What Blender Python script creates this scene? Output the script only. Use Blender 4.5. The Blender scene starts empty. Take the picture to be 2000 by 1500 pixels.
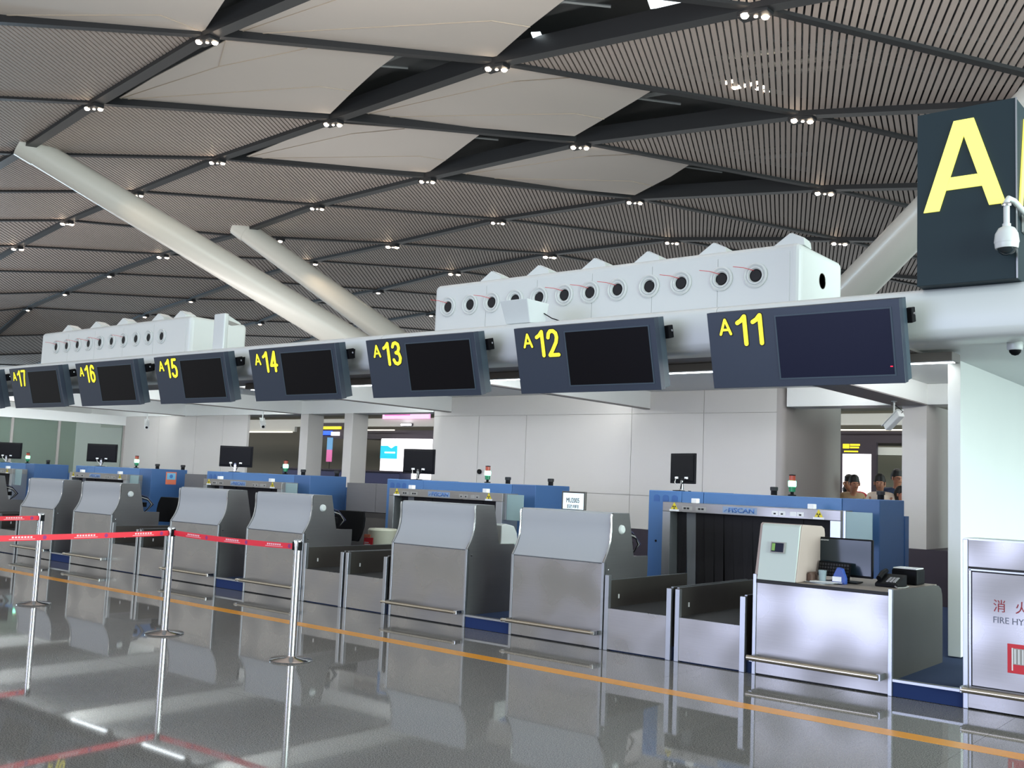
import bpy, bmesh, math, random
from mathutils import Vector, Matrix
random.seed(7)
scn = bpy.context.scene
COL = scn.collection
PI = math.pi

# ------------------------------------------------------------------ camera, exposure, world, large lights
cam_d = bpy.data.cameras.new('camera'); cam = bpy.data.objects.new('camera', cam_d); COL.objects.link(cam)
_R, _U, _F = Vector((0.77783, 0.62717, 0.04044)), Vector((0.02826, -0.09919, 0.99467)), Vector((-0.62784, 0.77254, 0.09487))
cam.matrix_world = Matrix(((_R.x, _U.x, -_F.x, 0.0), (_R.y, _U.y, -_F.y, -8.2853), (_R.z, _U.z, -_F.z, 1.55), (0, 0, 0, 1)))
cam_d.sensor_width = 36.0; cam_d.lens = 1998.11 / 2000 * 36.0
cam_d.clip_start = 0.05; cam_d.clip_end = 600
scn.camera = cam
scn.view_settings.view_transform = 'Standard'
scn.view_settings.look = 'None'
scn.view_settings.exposure = 0.0
scn.view_settings.gamma = 1.0
scn.view_settings.use_curve_mapping = False

world = bpy.data.worlds.new('world'); scn.world = world; world.use_nodes = True
bg = world.node_tree.nodes['Background']
bg.inputs['Color'].default_value = (0.80, 0.86, 0.88, 1); bg.inputs['Strength'].default_value = 0.85

def area(name, loc, target, sx, sy, power, col):
    l = bpy.data.lights.new(name, 'AREA'); l.shape = 'RECTANGLE'; l.size = sx; l.size_y = sy
    l.energy = power; l.color = col
    o = bpy.data.objects.new(name, l); COL.objects.link(o)
    o.location = loc
    o.rotation_euler = (Vector(target) - Vector(loc)).to_track_quat('-Z', 'Y').to_euler()
    return o
# daylight through the glazed fronts of the hall: one to the right, one behind the viewer, one far to the left
area('facade_daylight_right', (19.0, 1.0, 3.9), (-6, 1.5, 2.2), 30, 7.4, 9500, (0.80, 1.0, 0.97))
area('facade_daylight_behind', (-11.0, -33.0, 6.0), (-6, 0, 2.0), 20, 10, 700, (0.75, 0.80, 1.0))
area('entrance_daylight', (-9.5, -20.0, 2.2), (-3, 0, 0.8), 8.5, 3.6, 1050, (0.56, 0.64, 1.0))
area('facade_daylight_front_left', (-60.0, -34.0, 9.0), (-22, 12, 9), 50, 8, 900, (1.0, 0.97, 0.94))
area('facade_daylight_far_left', (-150.0, 25.0, 4.0), (-95, 25, 14), 50, 8, 30000, (0.55, 0.80, 1.0))
# unseen upward fill lights, added to brighten the ceiling
area('ceiling_fill_near', (-30.0, -24.0, 4.6), (-31, -16, 15), 70, 1.0, 800, (1.0, 0.95, 0.9))
area('ceiling_fill_far', (-62.0, 20.0, 4.6), (-62, 24, 15), 70, 1.0, 2400, (1.0, 0.96, 0.93))

# ------------------------------------------------------------------ helpers
def lin(c):
    return tuple(((x / 255.0) / 12.92 if x / 255.0 <= 0.04045 else ((x / 255.0 + 0.055) / 1.055) ** 2.4) for x in c)

def mat(name, rgb, rough=0.5, metal=0.0, emit=0.0, emit_rgb=None, noise=0.0, nscale=8.0, stretch=None, bump=0.0, spec=0.5, alpha=1.0, coat=0.0):
    m = bpy.data.materials.new(name); m.use_nodes = True
    nt = m.node_tree; b = nt.nodes['Principled BSDF']
    c = lin(rgb)
    b.inputs['Base Color'].default_value = (*c, 1)
    b.inputs['Roughness'].default_value = rough
    b.inputs['Metallic'].default_value = metal
    b.inputs['Specular IOR Level'].default_value = spec
    b.inputs['Coat Weight'].default_value = coat
    if alpha < 1: b.inputs['Alpha'].default_value = alpha
    if emit > 0:
        b.inputs['Emission Color'].default_value = (*lin(emit_rgb or rgb), 1)
        b.inputs['Emission Strength'].default_value = emit
    if noise > 0 or bump > 0:
        tc = nt.nodes.new('ShaderNodeTexCoord'); mp = nt.nodes.new('ShaderNodeMapping')
        nz = nt.nodes.new('ShaderNodeTexNoise'); nz.inputs['Scale'].default_value = nscale; nz.inputs['Detail'].default_value = 4
        if stretch: mp.inputs['Scale'].default_value = stretch
        nt.links.new(tc.outputs['Object'], mp.inputs['Vector']); nt.links.new(mp.outputs['Vector'], nz.inputs['Vector'])
        if noise > 0:
            mx = nt.nodes.new('ShaderNodeMix'); mx.data_type = 'RGBA'
            mx.inputs['A'].default_value = (*[x * (1 - noise) for x in c], 1)
            mx.inputs['B'].default_value = (*[min(1, x * (1 + noise)) for x in c], 1)
            nt.links.new(nz.outputs['Fac'], mx.inputs['Factor']); nt.links.new(mx.outputs['Result'], b.inputs['Base Color'])
        if bump > 0:
            bp_ = nt.nodes.new('ShaderNodeBump'); bp_.inputs['Strength'].default_value = bump; bp_.inputs['Distance'].default_value = 0.01
            nt.links.new(nz.outputs['Fac'], bp_.inputs['Height']); nt.links.new(bp_.outputs['Normal'], b.inputs['Normal'])
    return m

M = {}
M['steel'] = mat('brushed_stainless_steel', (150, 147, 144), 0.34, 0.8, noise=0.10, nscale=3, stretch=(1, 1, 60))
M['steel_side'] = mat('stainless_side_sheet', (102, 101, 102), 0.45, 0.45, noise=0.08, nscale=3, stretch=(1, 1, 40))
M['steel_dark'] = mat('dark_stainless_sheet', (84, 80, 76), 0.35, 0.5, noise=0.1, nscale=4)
M['alu'] = mat('bright_aluminium_trim', (160, 162, 166), 0.3, 0.8)
M['chrome'] = mat('polished_chrome', (185, 186, 188), 0.14, 1.0)
M['bronze_rail'] = mat('satin_metal_rail', (178, 168, 152), 0.25, 0.9)
M['hood'] = mat('pale_grey_lacquer', (172, 175, 178), 0.42)
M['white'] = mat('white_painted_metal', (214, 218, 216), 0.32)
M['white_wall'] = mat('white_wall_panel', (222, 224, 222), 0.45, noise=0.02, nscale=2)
M['grey_wall'] = mat('warm_grey_wall_panel', (196, 193, 189), 0.5, noise=0.02, nscale=2)
M['dim_wall'] = mat('taupe_shaded_wall_panel', (150, 145, 142), 0.55)  # end panel's shade is put into this colour; mullions just share it
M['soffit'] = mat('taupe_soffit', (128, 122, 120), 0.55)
M['blue'] = mat('scanner_blue_paint', (60, 101, 150), 0.4, noise=0.03, nscale=5)
M['blue_dk'] = mat('scanner_blue_shaded_side', (50, 86, 132), 0.45)  # scanner blue darkened: shade of the side face put into the colour
M['blue_vent'] = mat('recessed_blue_vent', (44, 84, 140), 0.5)
M['carpet'] = mat('navy_carpet', (32, 52, 88), 0.95, noise=0.3, nscale=240, bump=0.3)
M['carpet_front'] = mat('royal_blue_riser', (15, 42, 92), 0.85)
M['black'] = mat('black_plastic', (17, 17, 20), 0.5, spec=0.1)
M['rubber'] = mat('black_rubber', (26, 26, 28), 0.6)
M['curtain'] = mat('lead_curtain_rubber', (40, 38, 40), 0.6, spec=0.2)
M['curtain_lt'] = mat('grey_curtain_strip', (120, 122, 126), 0.5)
M['dark_in'] = mat('dark_interior', (14, 14, 18), 0.7)
M['sign'] = mat('slate_sign_housing', (46, 56, 72), 0.42)
M['sign_side'] = mat('slate_sign_side', (62, 76, 88), 0.45)
M['screen'] = mat('switched_off_screen', (12, 10, 14), 0.4, spec=0.12)
M['screen_blue'] = mat('switched_off_screen_blue', (18, 22, 46), 0.35, spec=0.2)
M['yellow'] = mat('yellow_lettering', (250, 238, 60), 0.4, emit=0.55, emit_rgb=(255, 240, 60))
M['yellow_big'] = mat('backlit_yellow_letter', (250, 245, 120), 0.4, emit=0.75, emit_rgb=(255, 246, 110))
M['outline'] = mat('black_letter_outline', (12, 12, 12), 0.5)
M['big_sign'] = mat('dark_green_grey_sign', (40, 54, 60), 0.55, spec=0.2)
M['slat'] = mat('taupe_ceiling_slat', (176, 164, 158), 0.55, noise=0.03, nscale=0.6)
M['girder'] = mat('dark_girder_paint', (44, 45, 48), 0.45)
M['membrane'] = mat('white_fabric_membrane', (204, 197, 191), 0.75, noise=0.015, nscale=0.5)
M['seam'] = mat('membrane_seam', (190, 176, 160), 0.8)
M['deck'] = mat('dark_roof_deck', (120, 126, 130), 0.8)
M['truss'] = mat('dark_truss_steel', (140, 148, 152), 0.5)
M['lamp'] = mat('downlight_lens', (255, 236, 214), 0.4, emit=26, emit_rgb=(255, 232, 205))
M['skylight'] = mat('skylight_glass', (235, 250, 255), 0.4, emit=3.0, emit_rgb=(235, 250, 255))
M['tube'] = mat('fluorescent_tube', (245, 252, 255), 0.4, emit=7.0, emit_rgb=(240, 250, 255))
M['column'] = mat('white_column_paint', (232, 231, 224), 0.32)
M['red_tape'] = mat('red_queue_tape', (232, 44, 62), 0.5)
M['tape_print'] = mat('white_tape_print', (240, 200, 205), 0.6)
M['tape_logo'] = mat('violet_tape_emblem', (150, 50, 120), 0.6)
M['orange_line'] = mat('orange_floor_strip', (226, 150, 22), 0.25)
M['glass'] = mat('greenish_glass', (120, 138, 126), 0.06, alpha=0.55)
M['frost'] = mat('frosted_glass_screen', (150, 176, 176), 0.35, alpha=0.85)
M['clear'] = mat('clear_plastic', (180, 200, 205), 0.08, alpha=0.45)
M['cream'] = mat('cream_hood_panel', (196, 206, 200), 0.5)
M['taupe'] = mat('taupe_hood_side', (178, 160, 152), 0.45)
M['desk_top'] = mat('beige_desktop_laminate', (150, 138, 128), 0.45)
M['red'] = mat('signal_red', (206, 40, 52), 0.5)
M['red_ink'] = mat('dark_red_lettering', (150, 50, 60), 0.6)
M['grey_ink'] = mat('grey_lettering', (110, 112, 130), 0.6)
M['blue_ink'] = mat('blue_lettering', (60, 104, 168), 0.5)
M['black_ink'] = mat('black_lettering', (20, 20, 24), 0.6)
M['label_yel'] = mat('yellow_warning_sticker', (226, 204, 40), 0.5)
M['label_wht'] = mat('white_sticker', (236, 236, 236), 0.5)
M['label_grey'] = mat('pale_grey_sticker', (160, 158, 154), 0.5)
M['label_blue'] = mat('blue_grey_nameplate', (132, 152, 178), 0.45)
M['green_lamp'] = mat('lit_green_lamp', (120, 255, 190), 0.4, emit=5.0, emit_rgb=(130, 255, 200))
M['green_dk'] = mat('green_lens', (20, 110, 70), 0.3)
M['red_lens'] = mat('orange_red_lens', (150, 60, 40), 0.3)
M['billboard'] = mat('lit_white_billboard', (255, 250, 255), 0.4, emit=1.6, emit_rgb=(255, 250, 255))
M['pink_lit'] = mat('lit_pink_panel', (255, 190, 225), 0.4, emit=1.0, emit_rgb=(255, 170, 220))
M['cyan_lit'] = mat('lit_cyan_panel', (20, 190, 225), 0.4, emit=0.7, emit_rgb=(20, 190, 225))
M['yellow_lit'] = mat('lit_yellow_sign', (250, 225, 40), 0.4, emit=0.8, emit_rgb=(250, 225, 40))
M['blue_lit'] = mat('lit_blue_sign', (30, 90, 255), 0.4, emit=1.2, emit_rgb=(40, 90, 255))
M['line_lit'] = mat('ceiling_light_line', (255, 244, 225), 0.4, emit=2.2, emit_rgb=(255, 240, 215))
M['rear_dark'] = mat('dark_aubergine_panel', (46, 38, 50), 0.5)
M['rear_floor'] = mat('rear_hall_floor', (110, 106, 104), 0.3)
M['rear_wall'] = mat('rear_hall_wall', (138, 132, 118), 0.6)
M['bulk'] = mat('pale_bulkhead', (206, 208, 204), 0.6)
M['navy'] = mat('navy_counter_panel', (40, 46, 84), 0.5)
M['skin'] = mat('skin', (170, 118, 92), 0.55)
M['hair'] = mat('black_hair', (18, 15, 14), 0.6)
M['cloth_white'] = mat('white_shirt_cloth', (222, 206, 186), 0.8)
M['cloth_red'] = mat('red_shirt_cloth', (176, 30, 46), 0.8)
M['cloth_navy'] = mat('navy_shirt_cloth', (30, 44, 74), 0.8)
M['cloth_pink'] = mat('pink_shirt_cloth', (214, 120, 130), 0.8)
M['cloth_tan'] = mat('tan_shirt_cloth', (150, 126, 96), 0.8)
M['trouser'] = mat('dark_trouser_cloth', (38, 38, 44), 0.85)
M['sticker_or'] = mat('orange_sticker', (206, 110, 80), 0.5)
M['sticker_bl'] = mat('light_blue_sticker', (110, 170, 200), 0.5)
M['bin'] = mat('ivory_bin_plastic', (190, 190, 172), 0.5)

# polished speckled granite for the floor tiles
def floor_mat():
    m = bpy.data.materials.new('polished_granite'); m.use_nodes = True
    nt = m.node_tree; b = nt.nodes['Principled BSDF']
    tc = nt.nodes.new('ShaderNodeTexCoord')
    n1 = nt.nodes.new('ShaderNodeTexNoise'); n1.inputs['Scale'].default_value = 130; n1.inputs['Detail'].default_value = 3
    n2 = nt.nodes.new('ShaderNodeTexNoise'); n2.inputs['Scale'].default_value = 0.8
    nt.links.new(tc.outputs['Object'], n1.inputs['Vector']); nt.links.new(tc.outputs['Object'], n2.inputs['Vector'])
    rp = nt.nodes.new('ShaderNodeValToRGB')
    rp.color_ramp.elements[0].position = 0.40; rp.color_ramp.elements[0].color = (0.115, 0.11, 0.105, 1)
    rp.color_ramp.elements[1].position = 0.62; rp.color_ramp.elements[1].color = (0.29, 0.28, 0.268, 1)
    nt.links.new(n1.outputs['Fac'], rp.inputs['Fac']); nt.links.new(rp.outputs['Color'], b.inputs['Base Color'])
    b.inputs['Roughness'].default_value = 0.035
    b.inputs['Specular IOR Level'].default_value = 0.42
    return m
M['floor'] = floor_mat()

def steel_cloud(m, scale, lo, hi):
    nt = m.node_tree; b = nt.nodes['Principled BSDF']
    tc = nt.nodes.new('ShaderNodeTexCoord'); nz = nt.nodes.new('ShaderNodeTexNoise'); nz.inputs['Scale'].default_value = scale; nz.inputs['Detail'].default_value = 0
    mr = nt.nodes.new('ShaderNodeMapRange'); mr.interpolation_type = 'SMOOTHERSTEP'; mr.inputs['From Min'].default_value = 0.1; mr.inputs['From Max'].default_value = 0.9
    mr.inputs['To Min'].default_value = lo; mr.inputs['To Max'].default_value = hi
    nt.links.new(tc.outputs['Object'], nz.inputs['Vector']); nt.links.new(nz.outputs['Fac'], mr.inputs['Value']); nt.links.new(mr.outputs['Result'], b.inputs['Roughness'])
steel_cloud(M['steel'], 2.6, 0.20, 0.50)
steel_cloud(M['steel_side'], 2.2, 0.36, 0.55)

ORI = {}
def org(o): return ORI.get(o.name, Vector((0, 0, 0))) if o else Vector((0, 0, 0))

def tag(o, label=None, cat=None, group=None, kind=None):
    if label: o['label'] = label
    if cat: o['category'] = cat
    if group: o['group'] = group
    if kind: o['kind'] = kind
    return o

def thing(name, label, cat, loc=(0, 0, 0), group=None, kind=None):
    o = bpy.data.objects.new(name, None); COL.objects.link(o)
    o.location = loc; ORI[o.name] = Vector(loc); o.empty_display_size = 0.1
    return tag(o, label, cat, group, kind)

class MB:
    def __init__(s): s.v = []; s.f = []
    def poly(s, pts, faces):
        n = len(s.v); s.v += [tuple(p) for p in pts]; s.f += [tuple(i + n for i in f) for f in faces]; return s
    def hexa(s, p):
        return s.poly(p, [(0, 3, 2, 1), (4, 5, 6, 7), (0, 1, 5, 4), (1, 2, 6, 5), (2, 3, 7, 6), (3, 0, 4, 7)])
    def box(s, x0, x1, y0, y1, z0, z1):
        return s.hexa([(x0, y0, z0), (x1, y0, z0), (x1, y1, z0), (x0, y1, z0), (x0, y0, z1), (x1, y0, z1), (x1, y1, z1), (x0, y1, z1)])
    def prism(s, pts, a0, a1, axis='x'):
        # pts: 2D polygon; axis x -> (y,z), y -> (x,z), z -> (x,y)
        def mk(a, p):
            return (a, p[0], p[1]) if axis == 'x' else ((p[0], a, p[1]) if axis == 'y' else (p[0], p[1], a))
        n = len(pts)
        return s.poly([mk(a0, p) for p in pts] + [mk(a1, p) for p in pts],
                      [tuple(range(n))[::-1], tuple(range(n, 2 * n))] + [(i, (i + 1) % n, n + (i + 1) % n, n + i) for i in range(n)])
    def tube(s, pts, r, n=8, r2=None):
        pts = [Vector(p) for p in pts]; rings = []
        for i, p in enumerate(pts):
            d = (pts[min(i + 1, len(pts) - 1)] - pts[max(i - 1, 0)]).normalized()
            a = d.orthogonal().normalized()
            if i and abs(a.dot(pa)) < 0.999:
                a = (pa - d * pa.dot(d)).normalized()
            pa = a; b = d.cross(a)
            rr = r if r2 is None else r + (r2 - r) * i / (len(pts) - 1)
            rings.append([p + a * rr * math.cos(2 * PI * k / n) + b * rr * math.sin(2 * PI * k / n) for k in range(n)])
        fs = []
        for i in range(len(rings) - 1):
            for k in range(n):
                fs.append((i * n + k, i * n + (k + 1) % n, (i + 1) * n + (k + 1) % n, (i + 1) * n + k))
        fs.append(tuple(range(n))[::-1]); fs.append(tuple((len(rings) - 1) * n + k for k in range(n)))
        return s.poly([q for R_ in rings for q in R_], fs)
    def lathe(s, prof, c, n=24, axis='z'):
        pts = []
        for r, h in prof:
            for k in range(n):
                a = 2 * PI * k / n; u, w = r * math.cos(a), r * math.sin(a)
                pts.append((c[0] + u, c[1] + w, c[2] + h) if axis == 'z' else ((c[0] + u, c[1] + h, c[2] + w) if axis == 'y' else (c[0] + h, c[1] + u, c[2] + w)))
        m = len(prof)
        fs = [(i * n + k, i * n + (k + 1) % n, (i + 1) * n + (k + 1) % n, (i + 1) * n + k) for i in range(m - 1) for k in range(n)]
        if prof[0][0] > 1e-4: fs.append(tuple(range(n)))
        if prof[-1][0] > 1e-4: fs.append(tuple((m - 1) * n + k for k in range(n)))
        return s.poly(pts, fs)
    def build(s, name, m, parent=None, smooth=False, bevel=0.0, kind=None, label=None, seg=2):
        o_ = org(parent)
        me = bpy.data.meshes.new(name)
        me.from_pydata([(a - o_.x, b - o_.y, c - o_.z) for a, b, c in s.v], [], s.f)
        bm = bmesh.new(); bm.from_mesh(me)
        if smooth: bmesh.ops.remove_doubles(bm, verts=bm.verts, dist=1e-5)
        bmesh.ops.recalc_face_normals(bm, faces=bm.faces); bm.to_mesh(me); bm.free()
        me.materials.append(M[m] if isinstance(m, str) else m)
        if smooth:
            for p in me.polygons: p.use_smooth = True
            me.set_sharp_from_angle(angle=math.radians(40))
        o = bpy.data.objects.new(name, me); COL.objects.link(o)
        if parent: o.parent = parent; ORI[o.name] = o_
        if bevel:
            b = o.modifiers.new('bevel', 'BEVEL'); b.width = bevel; b.segments = seg; b.limit_method = 'ANGLE'
        if kind: o['kind'] = kind
        if label: o['label'] = label
        return o

def dup(root, delta, label=None, group=None, skip=()):
    """copy of a thing with copies of its parts and sub-parts, moved by delta"""
    r = root.copy(); COL.objects.link(r); r.location = root.location + Vector(delta)
    ORI[r.name] = org(root) + Vector(delta)
    if label: r['label'] = label
    if group: r['group'] = group
    for ch in list(root.children):
        if any(ch.name.startswith(k) for k in skip): continue
        c = ch.copy(); COL.objects.link(c); c.parent = r
        for g in ch.children:
            d = g.copy(); COL.objects.link(d); d.parent = c
    return r

def text(name, body, m, parent, box, y=None, plane='y', depth=0.004, off=0.0, x=None, label=None, mirror=False):
    """lettering fitted into box (u0,u1,v0,v1); plane 'y': faces -Y at y; plane 'x': faces +X at x"""
    cu = bpy.data.curves.new(name, 'FONT'); cu.body = body; cu.size = 1; cu.offset = off; cu.resolution_u = 3
    t = bpy.data.objects.new(name, cu); COL.objects.link(t)
    dg = bpy.context.evaluated_depsgraph_get(); dg.update()
    me = bpy.data.meshes.new_from_object(t.evaluated_get(dg))
    bpy.data.objects.remove(t); bpy.data.curves.remove(cu)
    bm = bmesh.new(); bm.from_mesh(me)
    r = bmesh.ops.extrude_face_region(bm, geom=bm.faces[:])
    for v in [e for e in r['geom'] if isinstance(e, bmesh.types.BMVert)]: v.co.z -= 1.0
    xs = [v.co.x for v in bm.verts]; ys = [v.co.y for v in bm.verts]
    x0, x1, y0, y1 = min(xs), max(xs), min(ys), max(ys); o_ = org(parent)
    for v in bm.verts:
        u = box[0] + (v.co.x - x0) / (x1 - x0) * (box[1] - box[0]); w = box[2] + (v.co.y - y0) / (y1 - y0) * (box[3] - box[2])
        if plane == 'y': v.co = Vector((u, y + (0 if v.co.z > -0.5 else depth), w)) - o_
        else: v.co = Vector((x - (0 if v.co.z > -0.5 else depth), u, w)) - o_
    bmesh.ops.recalc_face_normals(bm, faces=bm.faces)
    bm.to_mesh(me); bm.free()
    me.materials.clear(); me.materials.append(M[m])
    o = bpy.data.objects.new(name, me); COL.objects.link(o); o.parent = parent; ORI[o.name] = o_
    if label: o['label'] = label
    return o
NODES={(-2,-3):(-14.14,-7.11,13.61),(-2,-2):(-23.83,-5.59,14.62),(-2,-1):(-33.53,-4.06,15.35),(-2,0):(-43.22,-2.54,15.80),(-2,1):(-52.98,-1.06,15.90),(-2,2):(-62.67,0.46,15.87),(-2,3):(-72.36,1.99,15.49),(-2,4):(-82.46,3.04,14.82),(-2,5):(-92.10,4.60,13.88),(-2,6):(-101.80,6.12,12.65),(-2,7):(-111.49,7.64,12.20),(-2,8):(-120.98,9.44,13.20),(-2,9):(-130.67,10.96,13.20),(-2,10):(-140.36,12.48,13.20),(-2,11):(-150.05,14.01,13.20),(-1,-3):(-6.80,-0.95,12.91),(-1,-2):(-16.36,0.72,14.15),(-1,-1):(-26.05,2.24,15.11),(-1,0):(-35.74,3.76,15.79),(-1,1):(-45.50,5.24,15.90),(-1,2):(-55.19,6.77,15.90),(-1,3):(-65.12,8.04,15.90),(-1,4):(-74.99,9.35,15.73),(-1,5):(-84.63,10.90,15.01),(-1,6):(-94.32,12.42,14.02),(-1,7):(-104.01,13.95,12.74),(-1,8):(-113.50,15.74,12.20),(-1,9):(-123.19,17.26,12.20),(-1,10):(-132.88,18.79,12.20),(-1,11):(-142.58,20.31,13.20),(-1,12):(-152.27,21.84,13.20),(0,-3):(0.67,5.35,12.20),(0,-2):(-9.02,6.87,13.36),(0,-1):(-18.57,8.54,14.54),(0,0):(-28.26,10.07,15.63),(0,1):(-38.02,11.55,15.85),(0,2):(-47.71,13.07,15.90),(0,3):(-57.64,14.35,15.90),(0,4):(-67.51,15.65,15.90),(0,5):(-77.15,17.20,15.81),(0,6):(-86.84,18.73,15.05),(0,7):(-96.40,20.42,14.00),(0,8):(-106.02,22.04,12.68),(0,9):(-115.71,23.57,12.20),(0,10):(-125.41,25.09,12.20),(0,11):(-135.10,26.62,12.20),(0,12):(-144.79,28.14,13.20),(0,13):(-154.48,29.66,13.20),(1,-3):(8.15,11.65,12.20),(1,-2):(-1.54,13.18,12.23),(1,-1):(-11.23,14.70,13.83),(1,0):(-21.04,16.13,15.18),(1,1):(-30.76,17.63,15.65),(1,2):(-40.55,19.06,16.12),(1,3):(-50.16,20.65,16.37),(1,4):(-60.03,21.95,16.36),(1,5):(-69.67,23.51,16.20),(1,6):(-79.36,25.03,15.75),(1,7):(-88.92,26.72,14.93),(1,8):(-98.54,28.35,13.84),(1,9):(-108.24,29.87,12.46),(1,10):(-117.93,31.40,12.20),(1,11):(-127.62,32.92,12.20),(1,12):(-137.31,34.44,13.20),(1,13):(-147.01,35.97,13.20),(1,14):(-156.70,37.49,13.20),(2,-2):(5.72,19.35,12.20),(2,-1):(-3.97,20.87,11.92),(2,0):(-13.35,22.59,13.92),(2,1):(-23.23,23.98,15.18),(2,2):(-33.02,25.42,15.68),(2,3):(-42.71,26.94,16.09),(2,4):(-52.40,28.47,15.90),(2,5):(-62.17,29.89,16.09),(2,6):(-71.80,31.45,15.98),(2,7):(-81.45,33.03,15.67),(2,8):(-91.07,34.65,15.34),(2,9):(-100.76,36.18,13.52),(2,10):(-110.45,37.70,12.20),(2,11):(-120.14,39.22,12.20),(2,12):(-129.84,40.75,13.20),(2,13):(-139.53,42.27,13.20),(2,14):(-149.22,43.79,13.20),(3,-1):(3.51,27.17,12.20),(3,0):(-5.83,28.90,12.11),(3,1):(-15.72,30.31,13.76),(3,2):(-25.53,31.74,15.13),(3,3):(-35.21,33.27,15.75),(3,4):(-44.91,34.80,15.85),(3,5):(-54.46,36.44,16.10),(3,6):(-64.15,37.96,15.90),(3,7):(-73.62,39.76,15.55),(3,8):(-83.23,41.44,15.21),(3,9):(-92.92,42.96,14.24),(3,10):(-102.62,44.49,13.05),(3,11):(-112.31,46.01,12.20),(3,12):(-122.00,47.53,13.20),(3,13):(-131.69,49.06,13.20),(3,14):(-141.39,50.58,13.20),(3,15):(-151.08,52.10,13.20),(4,-1):(11.34,33.68,12.20),(4,0):(1.65,35.20,12.20),(4,1):(-7.98,36.75,12.01),(4,2):(-18.10,38.04,13.61),(4,3):(-27.95,39.41,15.08),(4,4):(-37.50,41.04,15.65),(4,5):(-46.96,42.76,15.82),(4,6):(-56.37,44.56,15.64),(4,7):(-66.06,46.09,15.73),(4,8):(-75.37,48.13,15.02),(4,9):(-85.06,49.65,14.63),(4,10):(-94.75,51.18,13.67),(4,11):(-104.44,52.70,12.42),(4,12):(-114.14,54.22,13.20),(4,13):(-123.83,55.75,13.20),(4,14):(-133.52,57.27,13.20),(4,15):(-143.21,58.79,13.20),(4,16):(-152.91,60.32,13.20),(5,0):(9.19,41.53,12.20),(5,1):(-0.50,43.05,12.20),(5,2):(-10.57,44.40,11.67),(5,3):(-20.40,45.83,13.70),(5,4):(-30.03,47.34,14.20),(5,5):(-39.48,49.06,14.86),(5,6):(-48.89,50.87,15.24),(5,7):(-58.39,52.54,15.26),(5,8):(-68.09,54.06,15.16),(5,9):(-77.58,55.96,14.70),(5,10):(-87.27,57.48,13.96),(5,11):(-96.97,59.00,12.94),(5,12):(-106.66,60.53,13.20),(5,13):(-116.35,62.05,13.20),(5,14):(-126.04,63.57,13.20),(5,15):(-135.74,65.10,13.20),(5,16):(-145.43,66.62,13.20),(6,1):(6.60,49.18,12.20),(6,2):(-3.09,50.71,12.20),(6,3):(-12.92,52.13,12.20),(6,4):(-22.62,53.65,12.79),(6,5):(-32.01,55.36,13.67),(6,6):(-41.22,57.32,14.28),(6,7):(-50.92,58.84,14.61),(6,8):(-60.61,60.37,14.66),(6,9):(-70.30,61.89,14.43),(6,10):(-79.80,63.78,13.92),(6,11):(-89.49,65.31,13.13),(6,12):(-99.18,66.83,13.20),(6,13):(-108.87,68.35,13.20),(6,14):(-118.57,69.88,13.20),(6,15):(-128.26,71.40,13.20),(6,16):(-137.95,72.92,13.20),(7,2):(4.39,57.01,12.20),(7,3):(-5.45,58.43,12.20),(7,4):(-15.14,59.96,12.20),(7,5):(-24.05,62.10,12.20),(7,6):(-33.75,63.62,12.99),(7,7):(-43.44,65.15,13.55),(7,8):(-53.13,66.67,13.83),(7,9):(-62.82,68.20,13.82),(7,10):(-72.52,69.72,13.54),(7,11):(-82.01,71.61,13.20),(7,12):(-91.70,73.13,13.20),(7,13):(-101.40,74.66,13.20),(7,14):(-111.09,76.18,13.20),(7,15):(-120.78,77.70,13.20),(7,16):(-130.47,79.23,13.20),(8,2):(11.87,63.31,12.20),(8,3):(2.03,64.74,12.20),(8,4):(-7.66,66.26,12.20),(8,5):(-16.58,68.40,12.20),(8,6):(-26.27,69.93,12.20),(8,7):(-35.96,71.45,12.20),(8,8):(-45.65,72.98,12.66),(8,9):(-55.35,74.50,12.89),(8,10):(-65.04,76.02,13.20),(8,11):(-74.73,77.55,13.20),(8,12):(-84.23,79.44,13.20),(8,13):(-93.92,80.96,13.20),(8,14):(-103.61,82.48,13.20),(8,15):(-113.30,84.01,13.20),(8,16):(-123.00,85.53,13.20),(9,3):(9.51,71.04,13.20),(9,4):(-0.18,72.57,13.20),(9,5):(-9.10,74.71,13.20),(9,6):(-18.79,76.23,13.20),(9,7):(-28.48,77.76,13.20),(9,8):(-38.18,79.28,13.20),(9,9):(-47.87,80.80,13.20),(9,10):(-57.56,82.33,13.20),(9,11):(-67.25,83.85,13.20),(9,12):(-76.95,85.37,13.20),(9,13):(-86.44,87.26,13.20),(9,14):(-96.13,88.79,13.20),(9,15):(-105.83,90.31,13.20),(9,16):(-115.52,91.84,13.20)}
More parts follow.
